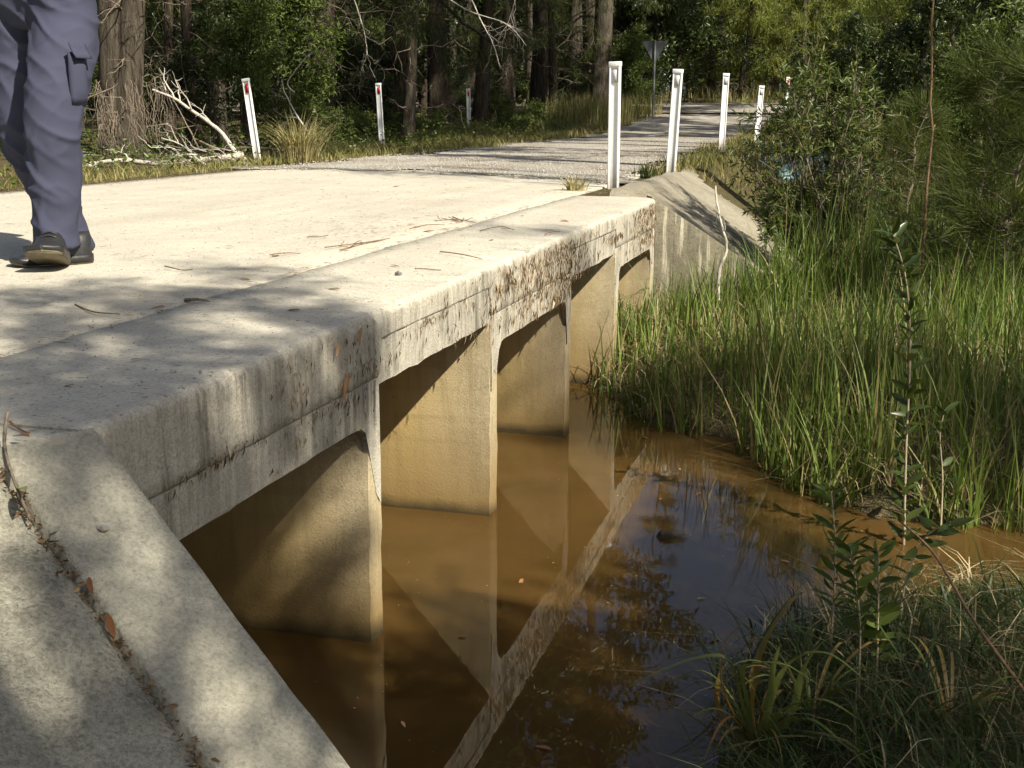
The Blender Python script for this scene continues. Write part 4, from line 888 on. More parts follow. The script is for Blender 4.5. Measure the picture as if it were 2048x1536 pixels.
# reeds on the far bank
def far_ok(x, y):
    sd = sdist(x, y); h_ = height(x, y); vis = x < .14*y+1.2
    return (sd > -.12) & (y > np.interp(x, [-2, 1, 4], [6.2, 5.0, 5.2])) & (h_ < .62) & vis & ~((x < -1.4) & (y > 8.6)) & (((x+1.47)*.407-(y-9.2)*.913 > -.0) | (x > -.1))
x, y = scatter(9000, -1.75, 3.2, 5.1, 12.5, far_ok)
m = (patch(x, y, 3.1) > -.35) | (rng.random(len(x)) < .25); x, y = x[m], y[m]
X, Y = clumped(x, y, 5, .022); n = len(X); Z = np.maximum(height(X, Y), -.1)
hh = (.34+.72*rng.random(n)**1.3)*np.clip(.72+.28*patch(X, Y, 1.3, 2), .5, 1.15)*np.interp(Y, [5.3, 6.4, 9, 12], [.9, .95, 1.0, 1.25])*np.repeat(rng.uniform(.55, 1.2, len(x)), 5)*np.interp(X, [-1.7, -1.1, -.4], [.55, .8, 1])
mb = MB(); rv = np.clip(rng.random(n)*.85+.1*patch(X, Y, .9, 5), 0, 1); rv = np.where(rng.random(n) < .1, 1., rv); blades(mb, np.stack([X, Y, Z-.03], -1), rng.random(n)*6.28, hh, rng.uniform(.03, .5, n), rng.uniform(.005, .012, n), rv, 5, rng.uniform(-.05, .12, n))
tag(mb.build('reeds', 'reed'), 'dense bright green reeds covering the far creek bank', 'reeds', kind='stuff')
# dead thatch under the reeds and along the waterline
x, y = scatter(13000, -1.8, 3.2, 5.0, 11.5, lambda x, y: (sdist(x, y) > -.05) & (y > np.interp(x, [-2, 1, 4], [6.2, 5.0, 5.2])) & (height(x, y) < .6) & (x < .14*y+1.2) & (((x+1.47)*.407-(y-9.2)*.913 > -.05) | (x > -.1)))
n = len(x); mb = MB(); blades(mb, np.stack([x, y, height(x, y)+rng.uniform(0, .08, n)], -1), rng.random(n)*6.28, rng.uniform(.1, .32, n), rng.uniform(.5, 1.6, n), rng.uniform(.003, .008, n), rng.random(n)**1.4, 3, rng.uniform(.2, .7, n))
tag(mb.build('dead_grass', 'thatch'), 'straw-coloured dead grass matted under the far bank reeds', 'dead grass', kind='stuff')
reseed(107)
# sedge on the near bank
def near_ok(x, y): return (sdist(x, y) > -.03) & (y < np.interp(x, [-.4, .1, .7, 3], [4.0, 4.25, 4.5, 4.55])+.05) & (x < .35*y+.9)
x, y = scatter(4200, -.45, 2.6, 1.9, 5.05, near_ok); m = (x > -.28+.0) & ((sdist(x, y) > .05) | (rng.random(len(x)) < .4)); x, y = x[m], y[m]
X, Y = clumped(x, y, 4, .03); n = len(X); mb = MB()
blades(mb, np.stack([X, Y, height(X, Y)-.02], -1), rng.normal(3.3, 1.5, n), rng.uniform(.16, .46, n)*np.interp(Y, [3.2, 4.2], [.95, .4])*np.interp(X, [-.3, .0], [.55, 1]), rng.uniform(.3, 1.3, n), rng.uniform(.0018, .0042, n), rng.random(n), 5, rng.uniform(.05, .5, n))
tag(mb.build('sedge', 'sedge'), 'fine dark drooping sedge covering the near creek bank', 'sedge', kind='stuff')
x, y = scatter(700, -.35, 2.4, 1.9, 4.7, near_ok); X, Y = clumped(x, y, 4, .02); n = len(X); mb = MB()
blades(mb, np.stack([X, Y, height(X, Y)-.02], -1), rng.random(n)*6.28, rng.uniform(.2, .5, n)*np.interp(Y, [3.2, 4.2], [1, .5]), rng.uniform(.3, 1.4, n), rng.uniform(.005, .0105, n), rng.random(n), 6, rng.uniform(.0, .5, n))
tag(mb.build('broad_sedge', 'sedge'), 'broader dark green blades mixed through the near bank sedge', 'sedge', kind='stuff')
x, y = scatter(2600, -.4, 2.6, 2, 5.0, near_ok); n = len(x); mb = MB()
blades(mb, np.stack([x, y, height(x, y)+rng.uniform(0, .1, n)], -1), rng.random(n)*6.28, rng.uniform(.08, .3, n), rng.uniform(.6, 1.8, n), rng.uniform(.002, .006, n), rng.random(n), 3, rng.uniform(.2, .7, n))
tag(mb.build('dead_sedge', 'thatch'), 'dead brown sedge litter on the near creek bank', 'dead grass', kind='stuff')
reseed(108)
# verge grass on both sides of the road
def verge_ok(x, y):
    l = np.interp(y, [7, 10, 14, 18, 24, 32, 40], [-6.75, -6.75, -6.65, -6.35, -6.4, -6.4, -7]); r = np.interp(y, [10, 14, 20, 30, 38], [-2.0, -2.3, -2.55, -2.7, -2.4])
    left = (x < l+.1) & (x > l-np.interp(y, [12, 14, 20, 40], [1.6, 1.8, 2.6, 5])) & (y > 7); right = (x > r-.05) & (x < r+np.interp(y, [12.5, 14, 30], [.3, .9, 2.2])) & (y > 12.6)
    return left | right
x, y = scatter(85000, -12, 0, 7, 40, verge_ok); n = len(x); rl = np.where(x < -4.5, 1, 0)
mb = MB(); hh = rng.uniform(.06, .2, n)*np.clip(1+.5*patch(x, y, 1.5), .4, 1.8)*np.interp(y, [12, 30, 40], [.8, 1.2, 1.7])
blades(mb, np.stack([x, y, height(x, y)], -1), rng.random(n)*6.28, hh, rng.uniform(.2, 1.1, n), rng.uniform(.006, .014, n), np.clip(rng.random(n)*.8+.1*patch(x, y, .8, 3)+.1, 0, 1), 3)
tag(mb.build('verge_grass', 'verge'), 'short dry green and yellow grass along the gravel road verges', 'grass', kind='stuff')
x, y = scatter(30000, -16, -6.3, 8, 38, lambda x, y: x < np.interp(y, [10, 18, 40], [-7.3, -7.0, -7.3])); m = (patch(x, y, 1.1, 4) > -.1) & ((y > 13.5) | (rng.random(len(x)) < .25)); x, y = x[m], y[m]; n = len(x); mb = MB()
base = np.stack([x, y, height(x, y)+rng.uniform(.02, .28, n)*np.clip(.5+patch(x, y, 1.1, 4), .3, 1.6)], -1); d = rng.standard_normal((n, 3)); d[:, 2] = np.abs(d[:, 2])*.4
leaves(mb, base, d, rng.uniform(.04, .09, n), rng.uniform(.025, .055, n), rng.random(n)*.8, .3); tag(mb.build('ground_cover', 'vine'), 'leafy green ground cover at the forest edge', 'ground cover', kind='stuff')
x, y = scatter(14000, -4, 14, 12, 44, lambda x, y: (x > np.interp(y, [12, 20, 38, 44], [-.9, -.9, -.8, 2])) & (x < .16*y+2)); n = len(x); mb = MB()
blades(mb, np.stack([x, y, height(x, y)-.02], -1), rng.random(n)*6.28, rng.uniform(.25, .75, n), rng.uniform(.1, .6, n), rng.uniform(.008, .018, n), np.clip(rng.random(n)*.6+.3*(patch(x, y, .7) > 0), 0, 1), 3)
tag(mb.build('marsh_grass', 'verge'), 'tall dry grass on the marsh behind the leafy bush', 'grass', kind='stuff')
x, y = scatter(3000, -9, -5.4, 33, 39, lambda x, y: x < -6.2); n = len(x); mb = MB(); blades(mb, np.stack([x, y, height(x, y)], -1), rng.random(n)*6.28, rng.uniform(.3, .9, n), rng.uniform(.05, .3, n), rng.uniform(.01, .018, n), rng.random(n), 3)
tag(mb.build('tall_dry_grass', 'verge'), 'tall brown dry grass around the foot of the triangular sign', 'grass', kind='stuff')
x, y = scatter(9000, -45, 25, 45.6, 52, lambda x, y: x > -1e9); n = len(x); mb = MB(); blades(mb, np.stack([x, y, height(x, y)], -1), rng.random(n)*6.28, rng.uniform(.2, .7, n), rng.uniform(.05, .4, n), rng.uniform(.015, .03, n), rng.random(n), 3)
tag(mb.build('far_verge', 'verge'), 'brown dry grass along the far side of the cross road', 'grass', kind='stuff')
# straw tussock by the leaning post
def tussock(px, py, n, h, mat, label, rad=.1):
    P = onz(px, py, DZ-.03); z = float(height(P[:1], P[1:2])[0]); mb = MB(); r = rng.standard_normal((n, 2))*rad
    blades(mb, np.stack([r[:, 0], r[:, 1], np.zeros(n)], -1), np.arctan2(r[:, 1], r[:, 0])+rng.normal(0, .5, n), rng.uniform(.5, 1, n)*h, rng.uniform(.15, .9, n), rng.uniform(.006, .014, n), rng.random(n), 5, rng.uniform(0, .35, n))
    tag(mb.build('grass_tussock', mat, loc=(P[0], P[1], z)), label, 'tussock')
tussock(600, 328, 420, .85, 'straw', 'straw-coloured grass tussock growing beside the leaning reflector post')
tussock(1150, 388, 90, .22, 'straw', 'small dry grass tuft at the end of the deck joint', .04)
tussock(1295, 360, 60, .25, 'sedge', 'small dark weed tuft between the first two roadside posts', .04)

reseed(200)

# ------------------------------------------------------------------ saplings with single leaves
def leaf_mesh(name, L, W, r, curl=.15):
    u = np.linspace(0, 1, 6); mb = MB(); V = []
    for q in u:
        hw = W*.5*math.sin(math.pi*min(1, q**.85*1.0))**.8+.0004; z = -curl*L*q*q
        V += [(-hw, q*L, z+hw*.35), (0, q*L, z), (hw, q*L, z+hw*.35)]
    mb.add(V, grid_faces(6, 3), r); return mb.mesh(name, True)
def pixline(pts, ys):
    ys = np.broadcast_to(ys, (len(pts),)); return np.array([ony(a_, b_, y_) for (a_, b_), y_ in zip(pts, ys)])
SAPLEAF = {}
def sapling(pts, ys, lab, lo, hi, nleaf, L, W, mat, stem='stem_pale', rad=.005, seed=1, stagger=.6):
    r = np.random.default_rng(seed); P = spline(pixline(pts, ys), 30); b0 = P[0].copy()
    t = thing('sapling', b0, lab, 'sapling', 'broad-leaved saplings by the creek'); mb = MB(); addtube(mb, P-b0, np.linspace(rad, rad*.35, 30), 6); mb.build('stem', stem, t, True)
    key = (L, W, mat)
    if key not in SAPLEAF: SAPLEAF[key] = [leaf_mesh('leaf', L*f_, W*f_, rv, cu) for f_, rv, cu in ((1, .35, .12), (.8, .6, .2), (1.1, .75, .1), (.65, .5, .05))]
    for q in range(nleaf):
        u = lo+(hi-lo)*(q+.4*r.random())/nleaf; i = u*29; k_ = int(min(i, 28)); p = P[k_]+(P[k_+1]-P[k_])*(i-k_)-b0
        tg = unit(P[k_+1]-P[k_]); az = q*2.4+r.normal(0, .3); side = np.array([math.cos(az), math.sin(az), 0]); d = unit(side*math.cos(stagger)+tg*math.sin(stagger)+r.standard_normal(3)*.15)
        nrm = unit(np.cross(np.cross(d, [0, 0, 1.]), d)*.5+r.standard_normal(3)*.8+unit(CAM-P[k_])*.3); x_ = unit(np.cross(d, nrm)); z_ = np.cross(x_, d)
        z_ = unit(z_)
        m_ = SAPLEAF[key][int(r.integers(0, 4))]
        o = obj('leaf', m_, mat, t); o.matrix_local = Matrix(((x_[0], d[0], z_[0], p[0]), (x_[1], d[1], z_[1], p[1]), (x_[2], d[2], z_[2], p[2]), (0, 0, 0, 1)))
sapling([(1660, 1330), (1664, 1250), (1668, 1190), (1670, 1080), (1660, 958)], 3.55, 'slender sapling with pale pointed leaves standing out over the water', .40, 1.0, 34, .082, .019, 'leaf_mid', seed=2)
sapling([(1716, 1460), (1718, 1350), (1720, 1252), (1712, 1170), (1700, 1090)], 3.16, 'pale-stemmed sapling with a crowded leafy head in the near sedge', .45, 1.0, 40, .07, .020, 'leaf_mid', seed=3)
sapling([(1737, 1475), (1752, 1360), (1756, 1240), (1757, 1100)], 3.22, 'twin sapling leaning against the crowded leafy-headed one', .45, 1.0, 38, .07, .020, 'leaf_mid', seed=4)
sapling([(1806, 1120), (1808, 1060), (1812, 900), (1820, 700), (1812, 560), (1785, 465)], 5.0, 'tall straight sapling with spaced dark leaves rising before the reeds', .15, 1.0, 88, .095, .027, 'leaf_dark', 'stem_pale', .0075, 5)
sapling([(1792, 1340), (1800, 1250), (1812, 1160), (1850, 1075), (1900, 1050)], [3.5, 3.6, 3.7, 3.8, 3.8], 'bent sapling with large dark leaves hanging over the side channel', .5, 1.0, 22, .085, .024, 'leaf_mid', seed=6, stagger=.25)
sapling([(1880, 1080), (1885, 960), (1880, 870), (1890, 820)], 5.15, 'short dark sapling standing right of the tall straight one at the reeds', .3, 1.0, 18, .075, .025, 'leaf_dark', seed=7)
# bent cane
P = spline(pixline([(2075, 1430), (2040, 1370), (1950, 1245), (1870, 1110), (1803, 1045)], [3.1, 3.15, 3.3, 3.5, 3.6]), 24); b0 = P[0].copy(); mb = MB(); addtube(mb, P-b0, np.linspace(.006, .003, 24), 6)
tag(mb.build('bent_cane', 'stem_red', loc=b0, smooth=True), 'long bent reddish cane arching over the near bank', 'cane')
# strap-leaved plant at the water's edge; every blade a leaf of its own
def strap(P, wd, r):
    T = unit(np.gradient(P, axis=0)); toc = unit(CAM-P.mean(0)); sd = unit(np.cross(T, toc+np.array([.3, .2, .5]))); n = len(P); u = np.linspace(0, 1, n)[:, None]
    w_ = wd*np.minimum(1, .55+u*2)*np.maximum(0, 1-u**3)+.0006; nn = np.cross(sd, T)
    V = np.stack([P-sd*w_*.5+nn*w_*.18, P, P+sd*w_*.5+nn*w_*.18], 1).reshape(-1, 3); mb = MB(); mb.add(V, grid_faces(n, 3), r); return mb
b0 = onz(1510, 1500, .08); pl = thing('strap_plant', b0, 'strap-leaved plant with long yellow-green arching blades at the dark water edge', 'plant')
ST = [([(1510, 1505), (1482, 1410), (1458, 1328), (1420, 1314), (1340, 1335), (1250, 1378)], 2.9, .017, .35), ([(1515, 1500), (1500, 1400), (1530, 1290), (1575, 1215), (1600, 1185)], 3.1, .018, .9), ([(1520, 1505), (1540, 1400), (1590, 1320), (1660, 1310), (1740, 1370)], 2.95, .016, .4), ([(1508, 1505), (1470, 1440), (1440, 1360), (1450, 1290), (1490, 1240)], 3.05, .018, 1.), ([(1515, 1505), (1560, 1430), (1640, 1400), (1720, 1440)], 2.85, .015, .6), ([(1500, 1505), (1496, 1420), (1480, 1350), (1500, 1330), (1570, 1330), (1650, 1380)], 2.9, .014, .3),
      ([(1512, 1505), (1535, 1420), (1545, 1340), (1560, 1290)], 2.95, .012, .45), ([(1505, 1505), (1450, 1450), (1432, 1400), (1440, 1340)], 3.1, .016, .95), ([(1520, 1510), (1600, 1470), (1680, 1480), (1740, 1520)], 2.75, .016, .85), ([(1512, 1510), (1520, 1430), (1500, 1370), (1470, 1340)], 3.0, .014, .98), ([(1522, 1510), (1580, 1440), (1600, 1360), (1640, 1290), (1700, 1260)], 3.0, .013, .35), ([(1516, 1510), (1550, 1460), (1620, 1440), (1700, 1500)], 2.8, .016, .2)]
for pts, y, wd, r in ST:
    P = spline(pixline(pts, np.linspace(b0[1], y, len(pts))), 18); P[0] = b0+rng.standard_normal(3)*.01; strap(P-b0, wd*1.7, r).build('leaf', 'strap', pl, True)
for q in range(14):
    az = rng.random()*6.28; ln_ = rng.uniform(.15, .4); u = np.linspace(0, 1, 12)[:, None]; d = np.array([math.cos(az), math.sin(az), 0])
    P = d*ln_*u*.7+np.array([0, 0, 1])*ln_*(1.3*u-1.1*u**2.2); strap(P, rng.uniform(.008, .014), rng.choice([.2, .5, .9, 1.])).build('leaf', 'strap', pl, True)
# second tuft further along the bank
for (px, py, lab) in ((1620, 1440, 'smaller strap-leaved tuft behind the long-bladed plant in the sedge'), (1900, 1480, 'dark strap-leaved tuft half buried in the near sedge')):
    b1 = onz(px, py, .15); p2 = thing('strap_plant', b1, lab, 'plant')
    for q in range(16):
        az = rng.random()*6.28; ln_ = rng.uniform(.2, .45); u = np.linspace(0, 1, 12)[:, None]; d = np.array([math.cos(az), math.sin(az), 0])
        strap(d*ln_*u*.7+np.array([0, 0, 1])*ln_*(1.3*u-1.0*u**2.2), rng.uniform(.007, .012), rng.choice([.1, .3, .5, .9])).build('leaf', 'strap', p2, True)

# ------------------------------------------------------------------ fallen branches left of the deck
def branch(pts, ys, rad, lab, group=None, twigs=6, mat='deadwood', name='fallen_branch', seed=1, tl=.5):
    r = np.random.default_rng(seed); P = spline(pixline(pts, ys), 26); P += np.cumsum(r.standard_normal(P.shape), 0)*.003; b0 = P[0].copy(); P = P-b0
    t = thing(name, b0, lab, 'branch', group); mb = MB(); v, f = tube(P, np.linspace(rad, rad*.45, 26), 8, .06); mb.add(v, f); mb.add(v[:8], [range(8)]); mb.add(v[-8:], [range(8)]); mb.build('limb', mat, t, True)
    for q in range(twigs):
        i = int(r.integers(6, 25)); d = unit(unit(P[i]-P[i-1])*.9+r.standard_normal(3)*.55); e_ = P[i]+d*tl*r.uniform(.5, 1.3); c_ = curvy(P[i], e_, 8, .12); mb = MB(); addtube(mb, c_, np.linspace(rad*.38, rad*.1, 8), 5)
        for s_ in range(3): j = int(r.integers(3, 8)); addtube(mb, curvy(c_[j], c_[j]+unit(d+r.standard_normal(3)*.7)*tl*.35, 5, .12), np.linspace(rad*.14, rad*.05, 5), 4)
        mb.build('twig', mat, t, True)
    return t
branch([(487, 312), (430, 317), (330, 326), (220, 322), (120, 352)], [14.4, 14.2, 14, 13.9, 13.6], .045, 'long pale fallen limb lying along the deck edge behind the person', None, 9, seed=11, tl=.6)
branch([(492, 322), (465, 298), (440, 262), (392, 226), (345, 196), (303, 178)], [14.5, 14.6, 14.7, 14.8, 14.9, 15], .034, 'bare fallen branch sticking up left from the leaning post', None, 5, seed=12, tl=.4)
branch([(500, 330), (440, 345), (400, 325), (360, 292), (318, 276)], [14.0, 13.8, 14, 14.2, 14.3], .018, 'thin crooked branch crossing over the long pale fallen limb', None, 6, seed=13, tl=.4)
branch([(620, 300), (560, 300), (500, 296), (440, 300), (400, 283)], [15.6, 15.4, 15.2, 15.1, 15], .024, 'brown broken branch lying behind the leaning post foot', None, 5, 'twig', seed=14, tl=.4)
branch([(590, 185), (575, 165), (605, 120), (625, 102)], [18, 18, 18, 18], .012, 'curved thin bare twig arching before the thick dark trunk', None, 3, seed=15, tl=.3)
branch([(640, 300), (600, 240), (570, 190), (560, 160)], [17, 17.4, 17.8, 18], .016, 'grey leaning dead stick behind the straw tussock', None, 5, seed=16, tl=.4)
branch([(0, 350), (40, 330), (100, 318), (150, 332)], [13.4, 13.6, 13.7, 13.6], .028, 'grey fallen limb lying left of the walking person', None, 6, seed=17, tl=.5)
for q in range(40):
    a_ = rng.uniform(80, 520); b_ = rng.uniform(296, 352); ln_ = rng.uniform(40, 150); an = rng.normal(0, .4); y = float(np.interp(b_, [296, 352], [15.2, 13.2]))
    branch([(a_, b_), (a_-ln_*.5*math.cos(an), b_-ln_*.5*math.sin(an)-rng.uniform(-3, 8)), (a_-ln_*math.cos(an), b_-ln_*math.sin(an))], [y, y+.1, y+.2], rng.uniform(.006, .014), 'thin grey dead stick in the branch pile along the deck edge', 'sticks in the branch pile', 3, rng.choice(['deadwood', 'twig', 'twig']), seed=100+q, tl=.25)
# drooping dead twigs hanging on the double-stemmed tree
t = thing('hanging_twigs', ony(250, 200, 15.2), 'fan of fine grey dead twigs hanging beside the double-stemmed tree', 'twigs'); o0 = np.array(t.location); mb = MB()
for q in range(120):
    a_ = ony(rng.uniform(185, 330), rng.uniform(150, 245), rng.uniform(14.6, 15.6)); ln_ = rng.uniform(.3, 1.0); e_ = a_+np.array([rng.normal(.1, .25)*ln_, rng.normal(0, .1), -ln_*rng.uniform(.6, 1)]); c_ = curvy(a_, e_, 8, .08)-o0; addtube(mb, c_, np.linspace(.006, .002, 8), 4)
mb.build('twig_fan', 'twig', t)
# hanging bare branches under the canopy near the sign
for q, (pts, y) in enumerate((([(930, -30), (960, 40), (985, 90), (1000, 140)], 20), ([(1010, -40), (1030, 0), (1012, 55)], 20), ([(700, -30), (728, 60), (735, 110)], 22), ([(860, -30), (930, 20), (1010, 50), (1050, 95)], 21))):
    branch(pts, [y]*len(pts), .012, 'bare grey branch hanging down from the forest canopy', 'bare branches hanging from the canopy', 7, name='hanging_branch', seed=60+q, tl=.45)
# upright stick by the far wing wall
branch([(1436, 600), (1438, 540), (1449, 500), (1440, 455), (1431, 415), (1428, 374)], 8.6, .013, 'pale crooked upright stick standing at the far wing wall', None, 3, seed=33, tl=.1, name='upright_stick')

# ------------------------------------------------------------------ small things lying about
LEAFM = [leaf_mesh('fallen_leaf', .062*f_, .017*f_, r_, c_) for f_, r_, c_ in ((1, .2, .1), (1.2, .5, .25), (.8, .8, .05), (1.4, .1, .15))]
def lay(P, mesh, mat, label, cat, group, rz, name, sc=1., tilt=(0, 0)):
    o = obj(name, mesh, mat, None, P); o.rotation_euler = (tilt[0], tilt[1], rz); o.scale = (sc, sc, sc); tag(o, label, cat, group); return o
for q, (px, py) in enumerate([(1320, 1000), (935, 1272), (803, 1442), (1418, 1284), (1105, 1500), (1045, 1157), (1393, 1197), (1295, 877), (1402, 985), (1560, 1120), (1360, 940)]):
    lay(onz(px, py, .004), LEAFM[q % 4], 'dryleaf', 'dry brown leaf floating on the creek', 'leaf', 'leaves floating on the creek', q*1.9, 'floating_leaf', .75 if q != 4 else 1.0)
for q, (px, py, sc, rz) in enumerate([(680, 578, 1.0, 1.2), (800, 372, 1.6, 1.5), (700, 498, 1., 1.0), (900, 440, 1., 1.4), (1000, 457, 1., 1.4), (545, 512, 1.1, 1.3), (640, 472, 1.0, 1.8), (870, 462, 1, 1), (330, 612, .8, .8), (480, 556, .7, 2), (920, 470, .8, .4), (600, 620, .7, 2.8), (260, 720, .6, .2), (150, 770, .5, 1), (1050, 430, 1, 1.3), (1120, 440, 1, 1.7), (780, 530, .8, 1.1), (980, 480, .8, 1.9)]):
    P = onz(px, py, DZ+.006); lay(P, LEAFM[q % 4], 'dryleaf', 'dry leaf lying on the pale bridge deck', 'leaf', 'dry leaves on the deck', rz+q, 'fallen_leaf', sc)
big = leaf_mesh('long_leaf', .13, .02, .95, .08); red = leaf_mesh('red_leaf', .075, .02, .05, .15)
lay(apron_pt(36, 985), leaf_mesh('green_leaf', .12, .019, .35, .1), 'strap', 'long pale green leaf lying in the wing wall crack', 'leaf', None, R_(225), 'fallen_leaf', 1, (R_(20), 0))
lay(apron_pt(60, 880), red, 'dryleaf', 'pinkish curled leaf at the top of the wing wall', 'leaf', None, R_(70), 'fallen_leaf', .8)
lay(apron_pt(178, 1160), red, 'dryleaf', 'red-brown leaf standing in the wing wall crack', 'leaf', None, R_(205), 'fallen_leaf', .55, (R_(-25), R_(30)))
lay(apron_pt(215, 1235), red, 'dryleaf', 'larger orange-brown leaf lower down in the wing wall crack', 'leaf', None, R_(215), 'fallen_leaf', .7, (R_(-25), R_(20)))
def rockmesh(name, r, seed):
    bm = bmesh.new(); bmesh.ops.create_icosphere(bm, subdivisions=2, radius=r)
    for v in bm.verts: v.co *= 1+.35*mnoise.noise(v.co*(2.2/r)+Vector((seed, seed, 0))); v.co.z *= .7
    me = bpy.data.meshes.new(name); bm.to_mesh(me); bm.free(); return me
o = obj('stone', rockmesh('stone', .014, 3), 'stone', None, onz(797, 547, DZ+.008)); tag(o, 'small dark stone lying on the deck edge slab', 'stone')
o = obj('stone', rockmesh('stone', .012, 5), 'grit', None, apron_pt(208, 1060)); tag(o, 'small pale stone lying on the near wing wall top', 'stone')
o = obj('rock', rockmesh('rock', .04, 8), 'mud', None, onz(1330, 1074, .0)); tag(o, 'grey rock poking out of the creek water', 'rock')
# twigs on the deck
TW = [[(615, 474), (640, 476), (656, 471)], [(540, 512), (575, 507), (600, 505)], [(650, 497), (690, 490), (735, 482), (780, 474)], [(680, 500), (720, 487), (770, 478)], [(870, 440), (910, 437), (950, 446)], [(150, 605), (190, 625), (240, 632)], [(370, 600), (395, 602), (420, 605)], [(880, 505), (930, 512), (965, 517)], [(830, 540), (860, 538), (882, 537)], [(20, 845), (60, 862)], [(905, 432), (925, 440), (912, 446)], [(820, 455), (850, 450), (890, 452)], [(960, 460), (1000, 455), (1030, 462)], [(1090, 470), (1120, 462)], [(330, 535), (360, 540), (385, 536)]]
for q, pts in enumerate(TW):
    P = spline(np.array([onz(a_, b_, DZ+.008) for a_, b_ in pts]), 12); P[:, 2] = DZ+.008+.006*np.sin(np.linspace(0, 3, 12)+q); b0 = P[0].copy(); mb = MB(); addtube(mb, P-b0, np.linspace(.0075 if q == 6 else .003, .0018, 12), 5)
    if q in (2, 3, 4, 10): 
        for s_ in range(3): j = int(rng.integers(2, 10)); e_ = P[j]-b0+np.append(rng.normal(0, .06, 2), rng.uniform(0, .03)); addtube(mb, curvy(P[j]-b0, e_, 5, .1), .002, 4)
    tag(mb.build('twig', 'stem_red' if q % 2 else 'twig', loc=b0, smooth=True), 'thin dry twig lying on the pale bridge deck', 'twig', 'twigs on the deck')
P = spline(np.array([apron_pt(*p_) for p_ in ((16, 838), (10, 900), (25, 960), (48, 1020), (62, 1052))]), 14); b0 = P[0].copy(); mb = MB(); addtube(mb, P-b0+[0, 0, .006], np.linspace(.004, .0025, 14), 5); tag(mb.build('twig', 'twig', loc=b0, smooth=True), 'long dark twig lying along the wing wall crack', 'twig')
# bark strips stuck to the fascia
for q, (a_, b_, w_, lab) in enumerate([((697, 745), (688, 800), .02, 'long orange bark strip stuck on the fascia above the first leg'), ((722, 655), (718, 692), .014, 'brown bark strip stuck under the deck arris near the first leg'), ((678, 685), (674, 712), .012, 'short orange bark strip stuck on the fascia below the arris')]):
    A = onx(*a_, XF+.016); B = onx(*b_, XF+.02); mb = MB(); u = np.linspace(0, 1, 7)[:, None]; P = A+(B-A)*u; sd = np.array([.25, 1, 0])*w_*.5*np.sin(np.pi*(.12+.8*u)); V = np.stack([P-sd, P+[.004, 0, 0], P+sd], 1).reshape(-1, 3); mb.add(V-A, grid_faces(7, 3), .35+.1*q); tag(mb.build('bark_strip', 'dryleaf', loc=A), lab, 'bark strip')
reseed(202)
# flood debris caught on the fascia
def debris():
    mb = MB(); Y = []; Z = []
    for cy, sy, n in ((5.3, .35, 280), (5.9, .3, 420), (6.25, .18, 190), (6.7, .15, 60), (8.45, .22, 260), (8.9, .18, 220), (4.6, .3, 50), (3.0, .07, 70), (3.42, .1, 50), (7.3, .4, 40)):
        Y.append(rng.normal(cy, sy, n)); Z.append(.78+.305*rng.random(n)**.8)
    for cy, cz, n in ((2.55, .905, 70), (3.2, .885, 50), (3.55, .95, 40), (5.1, 1.0, 60), (7.5, .98, 50), (6.0, .80, 60), (4.1, 1.008, 40)): Y.append(rng.normal(cy, .12, n)); Z.append(rng.normal(cz, .010, n))
    Y = np.concatenate(Y); Z = np.concatenate(Z); n = len(Y); m = (Y > 2.2) & (Y < 9.05); Y, Z = Y[m], Z[m]; n = len(Y)
    Z = np.where((Y < 3.61) | ((Y > 4.86) & (Y < 6.35)) | (Y > 7.6), np.maximum(Z, .77), np.maximum(Z, .875))
    d = np.stack([rng.normal(.1, .12, n), rng.normal(0, .35, n), -np.abs(rng.normal(1, .3, n))], -1); nr = np.stack([np.ones(n), rng.normal(0, .5, n), rng.normal(0, .3, n)], -1)
    leaves(mb, np.stack([np.full(n, XF+.006)+rng.random(n)*.008, Y, Z], -1), d, rng.uniform(.012, .06, n)*np.interp(Y, [3, 5], [.6, 1]), rng.uniform(.0014, .004, n)*rng.choice([.6, 1, 2.2], n), rng.random(n), .4, unit(nr))
    tag(mb.build('flood_debris', 'debris'), 'dry leaf and bark debris clinging to the bridge fascia', 'debris', kind='stuff')
debris()
# needle litter along the far deck edge, joint, post foot and deck end
x = np.concatenate([rng.normal(-6.55, .16, 1500), rng.normal(-2.0, .22, 330), rng.normal(-2.15, .02, 260), rng.uniform(-6.4, -2, 500), rng.normal(-2.55, .22, 160)])
y = np.concatenate([rng.uniform(7.5, 12.6, 1500), rng.normal(9.75, .2, 330), rng.uniform(2.3, 9, 260), rng.uniform(2.5, 12, 500), rng.normal(6.3, .35, 160)])
z = np.concatenate([np.full(1500, DZ+.004), np.full(330, DZ-.0), np.full(260, DZ+.003), np.full(500, DZ+.003), np.full(160, DZ+.003)])+rng.random(len(x))*.006
mb = MB(); n = len(x); an = rng.random(n)*6.28; leaves(mb, np.stack([x, y, z], -1), np.stack([np.cos(an), np.sin(an), rng.normal(0, .05, n)], -1), rng.uniform(.015, .075, n), rng.uniform(.0025, .006, n), rng.random(n), .1, np.tile([0, 0, 1.], (n, 1)))
tag(mb.build('needle_litter', 'debris'), 'reddish brown needle litter strewn along the deck edges', 'litter', kind='stuff')
# dirt and leaf crumbs filling the crack beside the near wing wall
n = 420; tt = rng.uniform(-.02, 1.2, n); ww = .222+rng.normal(0, .009, n); P = CN+D_*tt[:, None]+N_*ww[:, None]; P[:, 2] += rng.uniform(-.028, -.004, n)
mb = MB(); d = rng.standard_normal((n, 3)); d[:, 2] *= .3; leaves(mb, P, d, rng.uniform(.006, .03, n), rng.uniform(.003, .010, n), rng.random(n)*.6, .3)
tag(mb.build('crack_litter', 'debris'), 'dark leaf crumbs filling the crack beside the near wing wall', 'litter', kind='stuff')
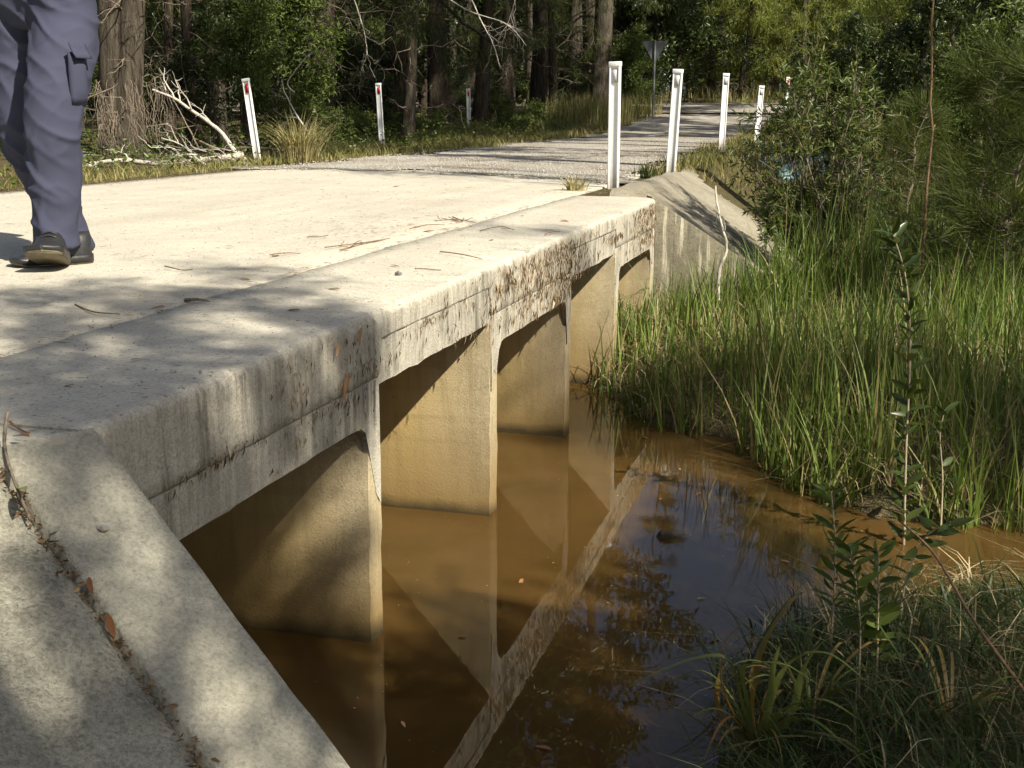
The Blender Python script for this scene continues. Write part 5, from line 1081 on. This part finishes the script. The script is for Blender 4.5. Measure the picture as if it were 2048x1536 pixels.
# loose road stones
def stones(n, xf, yf, zf, smin, smax, mat, name, label):
    oc = np.array([(1, 0, 0), (-1, 0, 0), (0, 1, 0), (0, -1, 0), (0, 0, 1), (0, 0, -1)], float); fc = np.array([(0, 2, 4), (2, 1, 4), (1, 3, 4), (3, 0, 4), (2, 0, 5), (1, 2, 5), (3, 1, 5), (0, 3, 5)])
    x, y = xf(n), yf(n); z = zf(x, y); s_ = rng.uniform(smin, smax, n)
    V = oc[None]*s_[:, None, None]*rng.uniform(.6, 1.3, (n, 6, 1)); V[..., 2] *= .6; V += np.stack([x, y, z], -1)[:, None]
    mb = MB(); mb.add(V.reshape(-1, 3), (fc[None]+(np.arange(n)*6)[:, None, None]).reshape(-1, 3), np.repeat(rng.random(n), 6)); tag(mb.build(name, mat), label, 'gravel', kind='stuff')
def yroad(n): return 10.2+16*rng.random(n)**1.6
stones(9000, lambda n: rng.uniform(-6.6, -2.2, n), yroad, lambda x, y: np.where(y > gravel_edge(x)-.5*rng.random(len(x))**3, grade(y)+.008, -1), .005, .016, 'grit', 'road_gravel', 'loose pale stones on the gravel road')
stones(900, lambda n: rng.uniform(-4.6, -1.6, n), lambda n: rng.uniform(2.2, 9, n), lambda x, y: np.full(len(x), DZ+.001), .0015, .004, 'stone', 'deck_grit', 'dark grit scattered on the concrete deck')
stones(1500, lambda n: rng.uniform(-1.85, -.3, n), lambda n: rng.uniform(9.3, 13, n), lambda x, y: height(x, y)+.025, .006, .018, 'grit', 'slope_stones', 'small stones on the bare embankment slope')

# ------------------------------------------------------------------ dumped teal frame behind the bush
P = ony(1585, 348, 19.0); zb = float(height(P[:1], P[1:2])[0])
t = thing('dumped_frame', (P[0], P[1], zb), 'broken teal metal and plastic frame dumped behind the leafy bush', 'dumped frame', None, YAW*.5)
def bar(name, a_, b_, r, mat='teal'): mb = MB(); addtube(mb, [a_, b_], r, 8); return mb.build(name, mat, t, True)
h0 = float(P[2])-zb
bar('upright', (-.46, 0, -.05), (-.46, 0, h0+.44), .02); bar('brace', (-.46, 0, h0+.42), (-.27, .02, h0+.2), .014); bar('brace', (-.44, 0, h0+.2), (-.27, .02, h0+.21), .012)
bar('rail', (-.2, 0, h0+.24), (.55, .05, h0+.38), .02); bar('rail', (-.2, .0, -.02), (.5, .05, -.02), .018); bar('upright', (.5, .05, -.05), (.52, .05, h0+.38), .018); bar('upright', (-.2, 0, -.05), (-.2, 0, h0+.25), .018); bar('brace', (.12, .0, h0+.3), (.3, -.02, h0-.02), .012)
mb = MB(); V = np.array([[(-.18+.68*u, .012+.04*math.sin(u*7)*.4+.02*v_, (h0+.24+.14*u)*v_) for v_ in np.linspace(0, 1, 8)] for u in np.linspace(0, 1, 12)]); mb.add(V.reshape(-1, 3), grid_faces(12, 8)); pn = mb.build('panel', 'teal_pale', t, True); sd = pn.modifiers.new('sol', 'SOLIDIFY'); sd.thickness = .006

# fine specks of pollen and leaf dust floating on the creek
n = 260; x = rng.uniform(-2.2, .1, n); y = rng.uniform(2.3, 7.2, n); m = (sdist(x, y) < -.03); x, y = x[m], y[m]; n = len(x); an = rng.random(n)*6.28; mb = MB()
leaves(mb, np.stack([x, y, np.full(n, .003)], -1), np.stack([np.cos(an), np.sin(an), np.zeros(n)], -1), rng.uniform(.003, .012, n), rng.uniform(.002, .005, n), rng.random(n), .05, np.tile([0, 0, 1.], (n, 1)))
tag(mb.build('floating_specks', 'debris'), 'fine pale specks floating on the brown creek', 'specks', kind='stuff')
